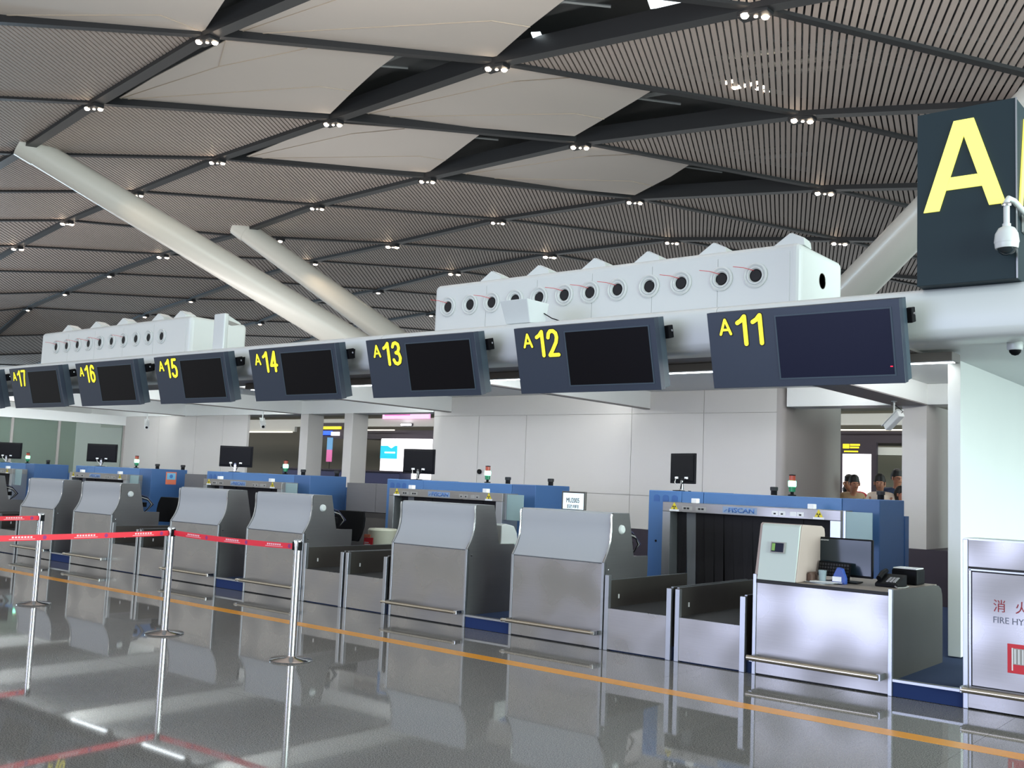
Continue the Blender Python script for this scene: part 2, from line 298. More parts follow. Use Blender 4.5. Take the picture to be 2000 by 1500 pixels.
CELLS=[(-2,-3,129),(-2,-2,128),(-2,-1,126),(-2,0,124),(-2,1,128),(-2,2,128),(-2,3,131),(-2,4,134),(-2,5,137),(-2,6,140),(-2,7,136),(-2,8,140),(-2,9,136),(-2,10,136),(-1,-3,117),(-1,-2,120),(-1,-1,121),(-1,0,125),(-1,1,129),(-1,2,128),(-1,3,130),(-1,4,134),(-1,5,136),(-1,6,137),(-1,7,139),(-1,8,136),(-1,9,136),(-1,10,136),(-1,11,136),(0,-3,115),(0,-2,114),(0,-1,122),(0,0,118),(0,1,125),(0,2,129),(0,3,134),(0,4,137),(0,5,136),(0,6,137),(0,7,137),(0,8,140),(0,9,136),(0,10,136),(0,11,136),(0,12,136),(1,-2,116),(1,-1,114),(1,0,119),(1,1,119),(1,2,124),(1,3,124),(1,4,130),(1,5,134),(1,6,138),(1,7,136),(1,8,136),(1,9,136),(1,10,136),(1,11,136),(1,12,136),(1,13,136),(2,-1,106),(2,0,114),(2,1,120),(2,2,121),(2,3,123),(2,4,131),(2,5,130),(2,6,130),(2,7,134),(2,8,128),(2,9,136),(2,10,136),(2,11,136),(2,12,136),(2,13,136),(3,-1,105),(3,0,105),(3,1,114),(3,2,119),(3,3,121),(3,4,126),(3,5,126),(3,6,130),(3,7,130),(3,8,130),(3,9,132),(3,10,134),(3,11,136),(3,12,136),(3,13,136),(3,14,136),(4,0,112),(4,1,112),(4,2,113),(4,3,116),(4,4,118),(4,5,122),(4,6,126),(4,7,127),(4,8,131),(4,9,130),(4,10,130),(4,11,136),(4,12,136),(4,13,136),(4,14,136),(4,15,136),(5,1,112),(5,2,112),(5,3,112),(5,4,115),(5,5,118),(5,6,121),(5,7,123),(5,8,125),(5,9,128),(5,10,129),(5,11,139),(5,12,138),(5,13,140),(5,14,136),(5,15,136),(6,2,112),(6,3,112),(6,4,110),(6,5,114),(6,6,117),(6,7,119),(6,8,122),(6,9,124),(6,10,127),(6,11,134),(6,12,136),(6,13,137),(6,14,138),(6,15,139),(7,2,112),(7,3,112),(7,4,112),(7,5,109),(7,6,113),(7,7,116),(7,8,118),(7,9,122),(7,10,125),(7,11,129),(7,12,132),(7,13,134),(7,14,136),(7,15,137),(8,3,112),(8,4,112),(8,5,112),(8,6,108),(8,7,114),(8,8,118),(8,9,121),(8,10,123),(8,11,126),(8,12,128),(8,13,130),(8,14,132),(8,15,134)]
FABRIC={(0,0):[(-37.43,12.15,16.01),(-33.77,11.52,15.88),(-30.86,11.12,15.77),(-28.34,10.81,15.68),(-26.30,12.58,15.59),(-24.19,14.54,15.49),(-25.60,15.07,15.54),(-27.89,16.08,15.61),(-30.63,17.35,15.70),(-34.12,14.68,15.86)],(1,0):[(-30.67,18.53,15.93),(-25.47,17.37,15.48),(-20.93,16.39,15.09),(-19.13,18.07,14.88),(-17.32,19.87,14.67),(-18.72,20.72,14.77),(-20.65,21.86,14.92),(-22.97,23.23,15.10),(-26.85,20.86,15.52)],(1,1):[(-39.91,19.94,16.20),(-35.42,19.02,15.99),(-31.51,18.38,15.79),(-29.23,20.09,15.66),(-26.76,21.95,15.51),(-28.58,22.96,15.59),(-30.67,24.11,15.68),(-32.85,25.27,15.78),(-36.71,22.47,16.01)],(2,1):[(-33.13,26.69,15.98),(-27.79,25.28,15.49),(-23.21,24.20,15.07),(-21.76,25.73,14.87),(-20.27,27.50,14.66),(-21.90,28.82,14.77),(-23.45,29.92,14.89),(-25.14,31.12,15.01),(-29.14,28.89,15.50)],(0,-1):[(-28.03,10.82,15.82),(-23.75,9.71,15.26),(-18.89,8.48,14.64),(-16.06,9.80,14.36),(-13.74,11.55,14.17),(-15.94,12.85,14.49),(-18.06,14.10,14.79),(-20.95,15.96,15.22),(-24.63,13.34,15.53)],(-1,-1):[(-39.55,2.54,16.29),(-30.43,0.05,15.41),(-23.75,2.63,14.95),(-18.99,5.94,14.69),(-21.88,7.22,14.99),(-25.11,8.54,15.32),(-28.25,9.92,15.64),(-31.37,8.15,15.83),(-34.41,6.20,16.01)]}

# ------------------------------------------------------------------ the hall ceiling: lattice of girders, slats, fabric sails
def nd(p, q): return Vector(NODES[(p, q)])
ceiling = thing('ceiling', None, None, kind='structure')
CAMP = Vector((0, -8.2853, 1.55))
FAB = set(FABRIC)
def bil(c, s, t): return c[0] * (1 - s) * (1 - t) + c[1] * s * (1 - t) + c[2] * s * t + c[3] * (1 - s) * t
slat_list = []
for p, q, th in CELLS:
    c = [nd(p, q), nd(p + 1, q), nd(p + 1, q + 1), nd(p, q + 1)]
    if (p, q) in FAB: continue
    ctr = sum(c, Vector()) / 4; dist = (ctr - CAMP).length
    n = (c[2] - c[0]).cross(c[1] - c[3]).normalized()
    if n.z < 0: n = -n
    d = Vector((math.cos(math.radians(th)), math.sin(math.radians(th)), 0)); d = (d - n * d.dot(n)).normalized()
    w = n.cross(d).normalized()
    pitch = 0.19 if dist < 75 else (0.27 if dist < 110 else 0.42)
    loc = [((v - ctr).dot(w), (v - ctr).dot(d)) for v in c]
    lo, hi = min(a for a, b in loc), max(a for a, b in loc)
    k = math.ceil((lo + 0.1) / pitch)
    def cut(a):
        ys = []
        for i in range(4):
            (a0, b0), (a1, b1) = loc[i], loc[(i + 1) % 4]
            if (a0 - a) * (a1 - a) < 0:
                t_ = (a - a0) / (a1 - a0)
                ys.append((b0 + (b1 - b0) * t_, c[i].lerp(c[(i + 1) % 4], t_)))
        if len(ys) < 2: return None
        lo_, hi_ = min(ys, key=lambda e: e[0]), max(ys, key=lambda e: e[0])
        if hi_[0] - lo_[0] < 0.5: return None
        u_ = (hi_[1] - lo_[1]).normalized() * 0.10
        return lo_[1] + u_, hi_[1] - u_
    while k * pitch < hi - 0.1:
        a = k * pitch; hw = pitch * 0.355
        L, Rr = cut(a - hw), cut(a + hw)
        k += 1
        if not L or not Rr: continue
        P = []
        for zz in (-0.0, 0.05):
            for pt in (L[0], Rr[0], Rr[1], L[1]):
                P.append(pt + n * zz)
        mid = sum(P, Vector()) / 8
        slat_list.append(((mid - CAMP).length, P))
slat_list.sort(key=lambda e: e[0])
for i, (dd, P) in enumerate(slat_list[:290]):
    MB().hexa(P).build('slat', 'slat', ceiling)
mb = MB()
for dd, P in slat_list[290:]: mb.hexa(P)
mb.build('slat_field', 'slat', ceiling, kind='stuff')

def bar(mb, a, b, wd, z0, z1):
    d = (b - a); s = Vector((-d.y, d.x, 0)).normalized() * wd / 2
    mb.hexa([a - s + Vector((0, 0, z0)), b - s + Vector((0, 0, z0)), b + s + Vector((0, 0, z0)), a + s + Vector((0, 0, z0)),
             a - s + Vector((0, 0, z1)), b - s + Vector((0, 0, z1)), b + s + Vector((0, 0, z1)), a + s + Vector((0, 0, z1))])
segs = set()
for p, q, th in CELLS:
    segs |= {((p, q), (p, q + 1)), ((p + 1, q), (p + 1, q + 1)), ((p, q), (p + 1, q)), ((p, q + 1), (p + 1, q + 1))}
far = MB(); nfar = 0
for a, b in sorted(segs):
    A_, B_ = nd(*a), nd(*b); thick = a[0] == b[0]
    m1 = MB(); tgt = m1 if ((A_ + B_) / 2 - CAMP).length < 62 else far
    ext = (B_ - A_).normalized() * 0.12
    bar(tgt, A_ - ext, B_ + ext, 0.42 if thick else 0.26, -0.16 if thick else -0.10, 0.42)
    if tgt is m1: m1.build('girder', 'girder', ceiling)
far.build('girder_field', 'girder', ceiling, kind='stuff')

# roof deck above the lattice, with trusses that show through the openings beside the sails
mb = MB()
for p, q, th in CELLS:
    c = [nd(p, q), nd(p + 1, q), nd(p + 1, q + 1), nd(p, q + 1)]
    up = Vector((0, 0, 2.6))
    mb.hexa([v + up for v in c] + [v + up + Vector((0, 0, .2)) for v in c])
mb.build('roof_deck', 'deck', ceiling)
for (p, q) in sorted(FAB | {(1, -1), (2, -1)}):
    if (p, q) not in {(a, b) for a, b, _ in CELLS}: continue
    c = [nd(p, q), nd(p + 1, q), nd(p + 1, q + 1), nd(p, q + 1)]
    mb = MB()
    for s in (0.70, 0.84, 0.95):
        a = bil(c, s, 0.0) + Vector((0, 0, 1.3)); b = bil(c, s, 1.0) + Vector((0, 0, 1.3))
        mb.tube([a, b], 0.10, 6)
        for k in range(9):
            t = k / 9
            mb.tube([a.lerp(b, t), a.lerp(b, t + 1 / 18) + Vector((0, 0, 1.0)), a.lerp(b, t + 1 / 9)], 0.035, 5)
    for t in (0.12, 0.5):
        a = bil(c, 0.45, t) + Vector((0, 0, 0.9)); b = bil(c, 1.0, t) + Vector((0, 0, 0.9))
        mb.tube([a, b], 0.05, 5)
    bar(mb, bil(c, 0.55, 0.07) + Vector((0, 0, .3)), bil(c, 1.0, 0.07) + Vector((0, 0, .3)), 0.34, 0.0, 0.45)
    mb.build('roof_truss', 'truss', ceiling)

# white fabric membranes
from mathutils.geometry import tessellate_polygon
for (p, q), pts in FABRIC.items():
    pts = [Vector(v) for v in pts]; n = len(pts); c = sum(pts, Vector()) / n
    tri = tessellate_polygon([pts])
    m1 = MB()
    low = [v for v in pts]; hi = [v + Vector((0, 0, 0.03)) for v in pts]
    m1.poly(low + hi, [t for t in tri] + [(a + n, b + n, e + n) for a, b, e in tri] + [(i, (i + 1) % n, n + (i + 1) % n, n + i) for i in range(n)])
    panel = m1.build('fabric_panel', 'membrane', ceiling)
    sm = MB()
    A_, B_ = pts[0], pts[len(pts) // 2 - 1]
    ins = [c.lerp(v, 0.62) for v in (pts[0], pts[2], pts[len(pts) // 2], pts[-3])]
    for a, b in ((pts[0], ins[1]), (ins[1], pts[len(pts) // 2 - 1]), (pts[0], ins[3]), (ins[3], pts[-3]), (ins[1], pts[3])):
        dz = Vector((0, 0, -0.012)); sm.tube([a + dz, b + dz], 0.014, 4)
    sm.build('seam', 'seam', panel)

# glowing bars added in place of skylight leaking between the slats of the near right bay, and lit roof windows
def on_cell(p, q, s, t, up):
    return bil([nd(p, q), nd(p + 1, q), nd(p + 1, q + 1), nd(p, q + 1)], s, t) + Vector((0, 0, up))
w_ = MB()
for s, t, L in ((0.60, 0.80, 0.35), (0.655, 0.80, 0.9), (0.70, 0.80, 0.3), (0.745, 0.83, 0.12)):
    a = on_cell(1, -1, s, t, 0.12); w_.box(a.x - L / 2, a.x + L / 2, a.y - 0.07, a.y + 0.07, a.z, a.z + 0.05)
w_.build('skylight_leak', 'lamp', ceiling)
for a, b, w_d in ((Vector((-15.04, 15.74, 15.30)), Vector((-13.34, 16.44, 15.30)), 0.55), (Vector((-19.13, 15.57, 15.30)), Vector((-18.87, 15.70, 15.30)), 0.5)):
    f = MB(); bar(f, a, b, w_d, 0, 0.04); f.build('roof_window', 'skylight', ceiling)

# downlights hanging at the lattice crossings
PN = {0: 'steep girder left of the sails', 1: 'girder between the two sail rows',
      2: 'girder right of the lower sails', 3: 'girder below the lowest sail', 4: 'girder above the near duct',
      5: 'girder beside the near duct'}
ORDN = ['topmost', 'second', 'third', 'fourth', 'fifth', 'sixth', 'seventh', 'eighth', 'ninth', 'tenth', 'eleventh', 'twelfth']
LAMPS = [(0,0),(0,1),(1,-1),(1,0),(1,1),(1,2),(1,3),(1,4),(1,5),(2,0),(2,1),(2,2),(2,3),(2,5),(2,6),(2,7),(2,8),(2,9),(3,1),(3,2),(3,3),(3,4),(3,5),(3,7),(3,8),
         (4,2),(4,3),(4,4),(4,5),(4,6),(4,8),(5,7)]
cnt = {}
for p, q in LAMPS:
    if (p, q) not in NODES: continue
    a = nd(p, q); k = cnt.get(p, 0); cnt[p] = k + 1
    dist = (a - CAMP).length; r = 0.105 if dist < 60 else 0.15
    t = thing('downlight', 'white ceiling downlight cluster, %s down the %s' % (ORDN[k], PN[p]), 'ceiling light', (a.x, a.y, a.z - 0.16), 'downlights at the girder crossings')
    b = MB(); b.box(a.x - 0.42, a.x + 0.42, a.y - 0.2, a.y + 0.2, a.z - 0.30, a.z - 0.14); b.build('housing', 'girder', t, bevel=0.02)
    offs = (-0.26, 0.26) if q < 6 else (0.0,)
    s = Vector((0.78, 0.627, 0))
    for j, o_ in enumerate(offs):
        g = MB().lathe([(0.001, -0.36), (r * 0.7, -0.345), (r, -0.30), (r * 1.02, -0.26)], (a.x + s.x * o_, a.y + s.y * o_, a.z), 12)
        g.build('lens', 'lamp', t, smooth=True)
    if q < 5: MB().lathe([(0.001, -0.33), (0.05, -0.32), (0.055, -0.29)], (a.x + 0.02, a.y, a.z), 8).build('lens', 'lamp', t, smooth=True)

_e = nd(2, 4).lerp(nd(3, 4), 0.30)
t = thing('downlight', 'single white ceiling downlight just right of the shorter leaning column', 'ceiling light', (_e.x, _e.y, _e.z - 0.16), 'downlights at the girder crossings')
MB().box(_e.x - 0.2, _e.x + 0.2, _e.y - 0.2, _e.y + 0.2, _e.z - 0.26, _e.z - 0.10).build('housing', 'girder', t)
MB().lathe([(0.001, -0.34), (0.10, -0.33), (0.13, -0.26)], tuple(_e), 12).build('lens', 'lamp', t, smooth=True)

# warm spots of the two crossings that stand beside the leaning columns
for loc, tgt, pw in (((-43.2, 13.4, 14.3), (-42.2, 17.5, 11.5), 260), ((-45.5, 27.6, 14.6), (-46.2, 29.5, 11.0), 420)):
    l = bpy.data.lights.new('warm_column_spot', 'SPOT'); l.energy = pw; l.color = (1.0, 0.72, 0.45); l.spot_size = math.radians(75); l.spot_blend = 0.8; l.shadow_soft_size = 0.1
    o = bpy.data.objects.new('warm_column_spot', l); COL.objects.link(o); o.location = loc
    o.rotation_euler = (Vector(tgt) - Vector(loc)).to_track_quat('-Z', 'Y').to_euler()

# big leaning columns
BASE = Vector((-31.8, 42.6, 0.0))
for lab, top, r0 in (('thick white leaning steel column reaching furthest left, meeting the ceiling at the left edge', Vector((-46.3, 12.9, 15.9)), 0.62),
                     ('shorter looking white leaning steel column between the left column and the near duct', Vector((-50.75, 27.9, 16.0)), 0.60),
                     ('white leaning steel column rising to the right behind the big letter sign', Vector((-5.62, 20.3, 12.3)), 0.54)):
    t = thing('leaning_column', lab, 'column', BASE)
    d = (top - BASE).normalized()
    pts = [BASE + (top + d * 0.25 - BASE) * k / 6 for k in range(7)]
    MB().tube(pts, 0.92, 40, r2=r0).build('shaft', 'column', t, smooth=True)
    MB().tube([top - d * 0.5, top + d * 0.3], r0 + 0.03, 32).build('collar', 'column', t, smooth=True)

# ------------------------------------------------------------------ floor
floor = thing('floor', None, None, kind='structure')
TX = 1.25; tiles = []
for i in range(-17, 3):
    for j in range(-6, 1):
        x0, y1 = 0.62 + i * TX, -0.02 + j * TX + 0.0
        c = Vector((x0 + TX / 2, y1 - TX / 2, 0)); tiles.append(((c - CAMP).length, x0, y1))
tiles = [t for t in tiles if True]
for dd, x0, y1 in tiles[:295]:
    MB().box(x0 + 0.0012, x0 + TX - 0.0012, y1 - TX + 0.0012, y1 - 0.0012, -0.02, 0.0).build('tile', 'floor', floor)
X0, X1, Y0, Y1 = 0.62 - 17 * TX, 0.62 + 3 * TX, -0.02 - 7 * TX, -0.02
MB().box(X0, X1, Y0, Y1, -0.05, -0.0105).build('screed', 'rubber', floor)
far = MB()
far.box(-150, X0, -34, 60, -0.05, 0.0); far.box(X1, 20, -34, 14, -0.05, 0.0); far.box(X0, X1, -34, Y0, -0.05, 0.0)
far.box(X0, X1, Y1, 60, -0.06, -0.004)
far.build('outer_paving', 'floor', floor, kind='stuff')
line = MB().box(-24, 3.0, -1.345, -1.18, -0.001, 0.0015).build('trim_1', 'orange_line', kind='structure')

# raised platform with navy carpet behind the counters
pf = thing('trim_2', None, None, kind='structure')
MB().box(-26.0, -2.26, 0.045, 8.2, -0.004, 0.118).build('platform', 'carpet', pf)
for a, b in ((-2.782, -2.25), (-7.25, -6.645), (-11.668, -11.07), (-16.092, -15.492), (-20.9, -19.93)):
    MB().box(a + 0.002, b - 0.002, 0.012, 0.045, 0.0, 0.112).build('riser', 'carpet_front', pf)
    MB().box(a + 0.002, b - 0.002, 0.0, 0.06, 0.112, 0.132).build('nosing', 'alu', pf)

# ------------------------------------------------------------------ canopy over the counters
can = thing('trim_3', None, None, kind='structure')
prof = [(0.10, 2.90), (0.115, 2.85), (0.16, 2.82), (0.30, 2.815), (0.46, 2.815), (0.46, 3.24), (0.22, 3.245), (0.15, 3.232), (0.11, 3.20), (0.10, 3.16)]
for i, (a, b) in enumerate(((-30, -22.1), (-22.1, -17.7), (-17.7, -13.2), (-13.2, -8.85), (-8.85, -4.43), (-4.43, 3.6))):
    MB().prism(prof, a + 0.002, b - 0.002).build('fascia_panel', 'white', can, smooth=True)
MB().box(-30, 3.6, 0.46, 6.9, 3.12, 3.22).build('roof_slab', 'white_wall', can)
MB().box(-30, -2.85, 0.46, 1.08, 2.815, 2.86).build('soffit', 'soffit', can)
MB().box(-30, -2.85, 1.05, 1.08, 2.86, 3.12).build('soffit_upstand', 'white_wall', can)
MB().box(-2.85, 3.6, 0.46, 6.6, 2.835, 2.90).build('soffit_right', 'white_wall', can)
for k in range(6):
    x = -4.40 - 4.42 * k
    wd = 0.45 if k == 0 else 0.10
    MB().box(x - wd, x, 1.08, 6.2, 2.84, 3.12).build('cross_beam', 'white_wall', can)
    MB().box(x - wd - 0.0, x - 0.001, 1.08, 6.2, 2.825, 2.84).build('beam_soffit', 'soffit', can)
for a, b in ((-22.2, -13.7), (-30.0, -22.7), (-6.44, -2.85)):
    MB().box(a, b, 6.19, 6.64, 2.835, 3.118).build('rear_beam', 'white_wall', can)

# ------------------------------------------------------------------ walls behind
wb = thing('wall_back', None, None, kind='structure')
g = 0.004
def panels(xs, zs, y0, y1, m, parent, name='panel'):
    for i in range(len(xs) - 1):
        for j in range(len(zs) - 1):
            MB().box(xs[i] + g, xs[i + 1] - g, y0, y1, zs[j] + g, zs[j + 1] - g).build(name, m, parent)
panels([-13.69, -12.53, -11.40, -9.17, -7.83, -6.60], [0.86, 1.41, 2.752], 6.2, 6.23, 'grey_wall', wb)
panels([-13.69, -9.17, -7.83, -6.60], [2.752, 3.12], 6.2, 6.23, 'grey_wall', wb)
MB().box(-13.68, -6.61, 6.225, 8.4, 0.1, 3.12).build('wall_core', 'grey_wall', wb)
MB().box(-13.69, -6.49, 6.19, 6.235, 0.118, 0.86).build('dado', 'rear_dark', wb)
MB().prism([(-6.61, 6.2), (-6.54, 6.21), (-6.50, 6.24), (-6.48, 6.30), (-6.48, 8.44), (-6.61, 8.44)], 0.1, 3.12, 'z').build('end_panel', 'dim_wall', wb, smooth=True)
MB().lathe([(0.001, 0), (0.045, 0.0), (0.045, 0.03), (0.03, 0.035)], (-12.45, 6.16, 1.71), 12, 'y').build('door_handle', 'black', wb)
wp = thing('wall_pillar', None, None, kind='structure')
MB().box(-4.74, -4.41, 6.2, 8.2, 0.86, 2.84).build('pillar_shaft', 'grey_wall', wp)
MB().box(-4.75, -2.84, 6.19, 8.2, 0.118, 0.86).build('dado', 'rear_dark', wp)
MB().box(-4.41, -2.84, 7.6, 8.2, 0.86, 3.12).build('return_wall', 'dim_wall', wp)
wr = thing('wall_right', None, None, kind='structure')
MB().box(-2.836, -2.722, 1.66, 7.3, 0.13, 2.84).build('partition', 'white_wall', wr, bevel=0.004)
MB().box(-2.66, 3.5, 7.2, 7.3, 0.13, 2.84).build('bay_end_panel', 'white_wall', wr)
MB().box(-2.255, 3.6, 0.6, 8.2, -0.004, 0.118).build('bay_platform', 'carpet', wr)
# left rear: wall with inner corner, pillars, glazed partition
wl = thing('wall_left', None, None, kind='structure')
panels([-24.8, -23.2, -21.6, -20.5, -19.56], [0.13, 2.835], 6.2, 6.26, 'grey_wall', wl)
for (a, b, c, d) in ((-17.67, -17.41, 6.18, 6.62), (-16.25, -15.99, 6.18, 6.62)):
    MB().box(a, b, c, d, 0.118, 2.834).build('pillar', 'grey_wall', wl, bevel=0.01)
for (a, b, y0, y1, z) in ((-12.1, -10.79, 2.62, 3.3, 1.43), (-16.5, -15.22, 2.62, 3.3, 1.45)):
    cb = thing('service_cabinet', 'grey sheet metal cabinet between the blue scanners behind %s' % ('the second counter pair' if a > -14 else 'the third counter pair, further left'), 'cabinet', (a, y0, 0.118))
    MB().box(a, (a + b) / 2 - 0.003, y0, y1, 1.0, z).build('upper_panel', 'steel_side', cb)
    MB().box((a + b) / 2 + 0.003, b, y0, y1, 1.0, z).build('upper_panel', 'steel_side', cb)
    MB().box(a + 0.02, b - 0.02, y0 + 0.06, y1, 0.118, 0.99).build('base', 'steel_dark', cb)
win = thing('window_1', None, None, kind='structure')
for y0, y1 in ((0.6, 1.94), (2.0, 3.24), (3.30, 4.40), (4.46, 6.16)):
    MB().box(-24.82, -24.80, y0, y1, 0.13, 2.60).build('pane', 'glass', win)
for y in (0.57, 1.97, 3.27, 4.43, 6.18):
    MB().box(-24.84, -24.78, y - 0.03, y + 0.03, 0.13, 2.60).build('mullion', 'dim_wall', win)
MB().box(-24.86, -24.76, 0.5, 6.2, 2.60, 2.84).build('header', 'white_wall', win)
MB().box(-27.5, -27.3, 0.5, 6.2, 0.13, 2.84).build('rear_panel', 'rear_wall', win)

# rear hall seen through the openings
rh = thing('wall_rear_hall', None, None, kind='structure')
MB().box(-40, 3, 8.2, 22, 0.0, 0.128).build('rear_floor', 'rear_floor', rh)
MB().box(-40, 3, 19.9, 20.0, 0.13, 3.9).build('rear_wall', 'rear_wall', rh)
MB().box(-40, 3, 8.3, 20, 3.9, 4.0).build('rear_ceiling', 'bulk', rh)
MB().box(-40, 3, 14.0, 14.2, 3.10, 3.35).build('bulkhead', 'bulk', rh)
MB().box(-24.5, -20.6, 14.3, 15.5, 2.72, 3.0).build('dark_bulkhead', 'rear_dark', rh)
MB().box(-8.9, -7.0, 14.3, 15.5, 2.72, 2.98).build('dark_bulkhead', 'rear_dark', rh)
MB().box(-24.4, -22.7, 13.97, 14.0, 2.97, 3.0).build('light_line', 'line_lit', rh)
MB().box(-8.9, -7.1, 13.97, 14.0, 2.975, 3.0).build('light_line', 'line_lit', rh)
MB().box(-30.2, -27.6, 13.97, 14.0, 2.90, 2.93).build('light_line', 'line_lit', rh)
MB().box(-30.2, -27.5, 14.0, 14.1, 2.93, 3.10).build('bulkhead_step', 'bulk', rh)
MB().box(-7.9, -7.1, 14.1, 14.4, 2.45, 2.62).build('beige_shop_fascia', 'bulk', rh)
MB().box(-24.4, -22.4, 15.6, 15.8, 0.13, 2.6).build('rear_partition', 'rear_wall', rh)
area('rear_hall_fill', (-20, 10.8, 3.8), (-20, 12.5, 0.0), 44, 0.6, 900, (1.0, 0.98, 0.94))  # unseen fill light, added to brighten the dim rear hall
MB().box(-40, 3, 8.25, 8.35, 3.12, 3.95).build('rear_bulkhead', 'dim_wall', rh)

# ------------------------------------------------------------------ check-in counters
CURVE = [(0.0, 0.812), (0.035, 0.862), (0.068, 0.915), (0.092, 0.97), (0.108, 1.03), (0.116, 1.10), (0.116, 1.17), (0.112, 1.235), (0.118, 1.272), (0.14, 1.288)]
def counter(x, even, label):
    W = 1.14; t = thing('check_in_counter', label, 'counter', (x, 0, 0), 'steel check-in counters with curved hoods')
    MB().box(x + 0.03, x + W - 0.03, 0.0, 0.02, 0.012, 0.80).build('front_panel', 'steel', t)
    MB().box(x + 0.02, x + W - 0.02, 0.015, 0.03, 0.0, 0.012).build('plinth', 'rubber', t)
    for a in (x, x + W - 0.028):
        MB().box(a, a + 0.028, -0.006, 0.03, 0.0, 0.812).build('edge_trim', 'alu', t, bevel=0.002)
    # curved hood sheet and flat top
    outer = CURVE + [(0.42, 1.284)]
    inner = [(y + 0.018, z - 0.012) for y, z in outer][::-1]; inner[0] = (0.42, 1.268)
    h = MB(); n = len(outer); pts = []
    for a in (x + 0.022, x + W - 0.022): pts += [(a, y, z) for y, z in outer + inner]
    N_ = 2 * n
    fs = [(i, (i + 1) % N_, N_ + (i + 1) % N_, N_ + i) for i in range(N_)]
    fs += [(i, i + 1, N_ - 2 - i, N_ - 1 - i) for i in range(n - 1)] + [(N_ + i, N_ + i + 1, 2 * N_ - 2 - i, 2 * N_ - 1 - i) for i in range(n - 1)]
    h.poly(pts, fs).build('curved_hood', 'hood', t, smooth=True)
    for sgn, a in ((0, x), (1, x + W - 0.02)):
        if sgn and even:
            side = [(0.02, 0.0), (0.02, 0.80)] + [(y + 0.004, z - 0.002) for y, z in CURVE] + [(0.42, 1.284), (0.52, 0.86), (0.79, 0.855), (0.79, 0.70), (0.78, 0.62), (0.5, 0.62), (0.5, 0.0)]
        else:
            side = [(0.02, 0.0), (0.02, 0.80)] + [(y + 0.004, z - 0.002) for y, z in CURVE] + [(0.42, 1.284), (0.52, 0.86), (0.79, 0.855), (0.79, 0.0)]
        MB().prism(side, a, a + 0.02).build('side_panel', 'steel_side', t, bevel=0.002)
        MB().tube([(a + 0.01, y - 0.004, z) for y, z in CURVE[:-1]], 0.011, 6).build('chrome_edge', 'chrome', t, smooth=True)
    MB().box(x + 0.02, x + W - 0.02, 0.50, 0.79, 0.80, 0.845).build('worktop', 'desk_top', t)
    MB().prism([(0.42, 1.27), (0.51, 0.85), (0.49, 0.85), (0.40, 1.27)], x + 0.02, x + W - 0.02).build('rear_panel', 'steel_dark', t)
    fr = MB().tube([(x - 0.02, -0.10, 0.155), (x + W - 0.03, -0.10, 0.155)], 0.019, 12).build('foot_rail', 'bronze_rail', t, smooth=True)
    for a in (x + 0.0, x + W - 0.06):
        MB().box(a, a + 0.04, -0.115, 0.0, 0.135, 0.175).build('bracket', 'chrome', fr, bevel=0.004)
    MB().lathe([(0.001, 0.012), (0.008, 0.010), (0.009, 0)], (x + W - 0.0, 0.06, 0.745), 10, 'x').build('lock', 'chrome', t)
    if even:
        MB().lathe([(0.001, 0.03), (0.03, 0.03), (0.042, 0.02), (0.046, 0.0)], (x + W, 0.275, 1.125), 24, 'x').build('round_cap', 'white', t, smooth=True, label='white round cap')
    return t
CX = {12: -6.645, 13: -8.39, 14: -11.068, 15: -12.81, 16: -15.49, 17: -17.235, 18: -19.93}
NEAR = {12: 'nearest, left of the open desk', 13: 'left of the nearest blue step', 14: 'behind the right queue post',
        15: 'behind the middle queue post', 16: 'fifth from the right', 17: 'behind the left queue post', 18: 'cut off at the left edge'}
for k, x in CX.items():
    counter(x, k % 2 == 0, 'steel check-in counter with pale curved hood, ' + NEAR[k])

# open desk with the cream equipment hood, at the right
dk = thing('check_in_desk', 'wide open steel check-in desk with cream equipment hood, under the A11 display', 'counter', (-3.96, 0, 0))
MB().box(-3.93, -2.81, 0.0, 0.02, 0.012, 0.775).build('front_panel', 'steel', dk)
MB().box(-3.94, -2.80, 0.015, 0.03, 0.0, 0.012).build('plinth', 'rubber', dk)
for a, h in ((-3.965, 0.845), (-2.812, 0.825)):
    MB().box(a, a + 0.032, -0.008, 0.03, 0.0, h).build('edge_trim', 'alu', dk, bevel=0.002)
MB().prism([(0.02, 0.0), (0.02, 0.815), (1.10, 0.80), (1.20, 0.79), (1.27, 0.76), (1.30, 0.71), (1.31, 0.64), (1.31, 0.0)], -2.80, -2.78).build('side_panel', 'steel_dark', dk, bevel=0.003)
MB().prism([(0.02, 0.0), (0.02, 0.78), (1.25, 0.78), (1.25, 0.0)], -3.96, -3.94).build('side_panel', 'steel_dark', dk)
MB().box(-3.94, -2.80, -0.004, 1.2, 0.782, 0.80).build('desktop', 'desk_top', dk)
MB().box(-3.935, -2.81, -0.012, 0.0, 0.772, 0.800).build('desktop_edge', 'rubber', dk)
fr = MB().tube([(-3.96, -0.11, 0.150), (-2.85, -0.11, 0.145)], 0.024, 12).build('foot_rail', 'bronze_rail', dk, smooth=True)
for a in (-3.94, -2.865): MB().box(a, a + 0.03, -0.115, 0.0, 0.12, 0.17).build('bracket', 'alu', fr)
hd = MB().prism([(-0.015, 0.803), (0.075, 1.262), (0.10, 1.278), (0.11, 1.28), (0.11, 0.803)], -3.925, -3.585).build('hood_front', 'cream', dk, bevel=0.003)
hs = MB().prism([(-0.005, 0.81), (0.10, 1.272), (0.13, 1.285), (0.53, 1.27), (0.585, 1.25), (0.60, 1.20), (0.60, 1.15), (0.60, 0.803), (0.0, 0.803)], -3.955, -3.575).build('hood_body', 'taupe', dk, bevel=0.012)
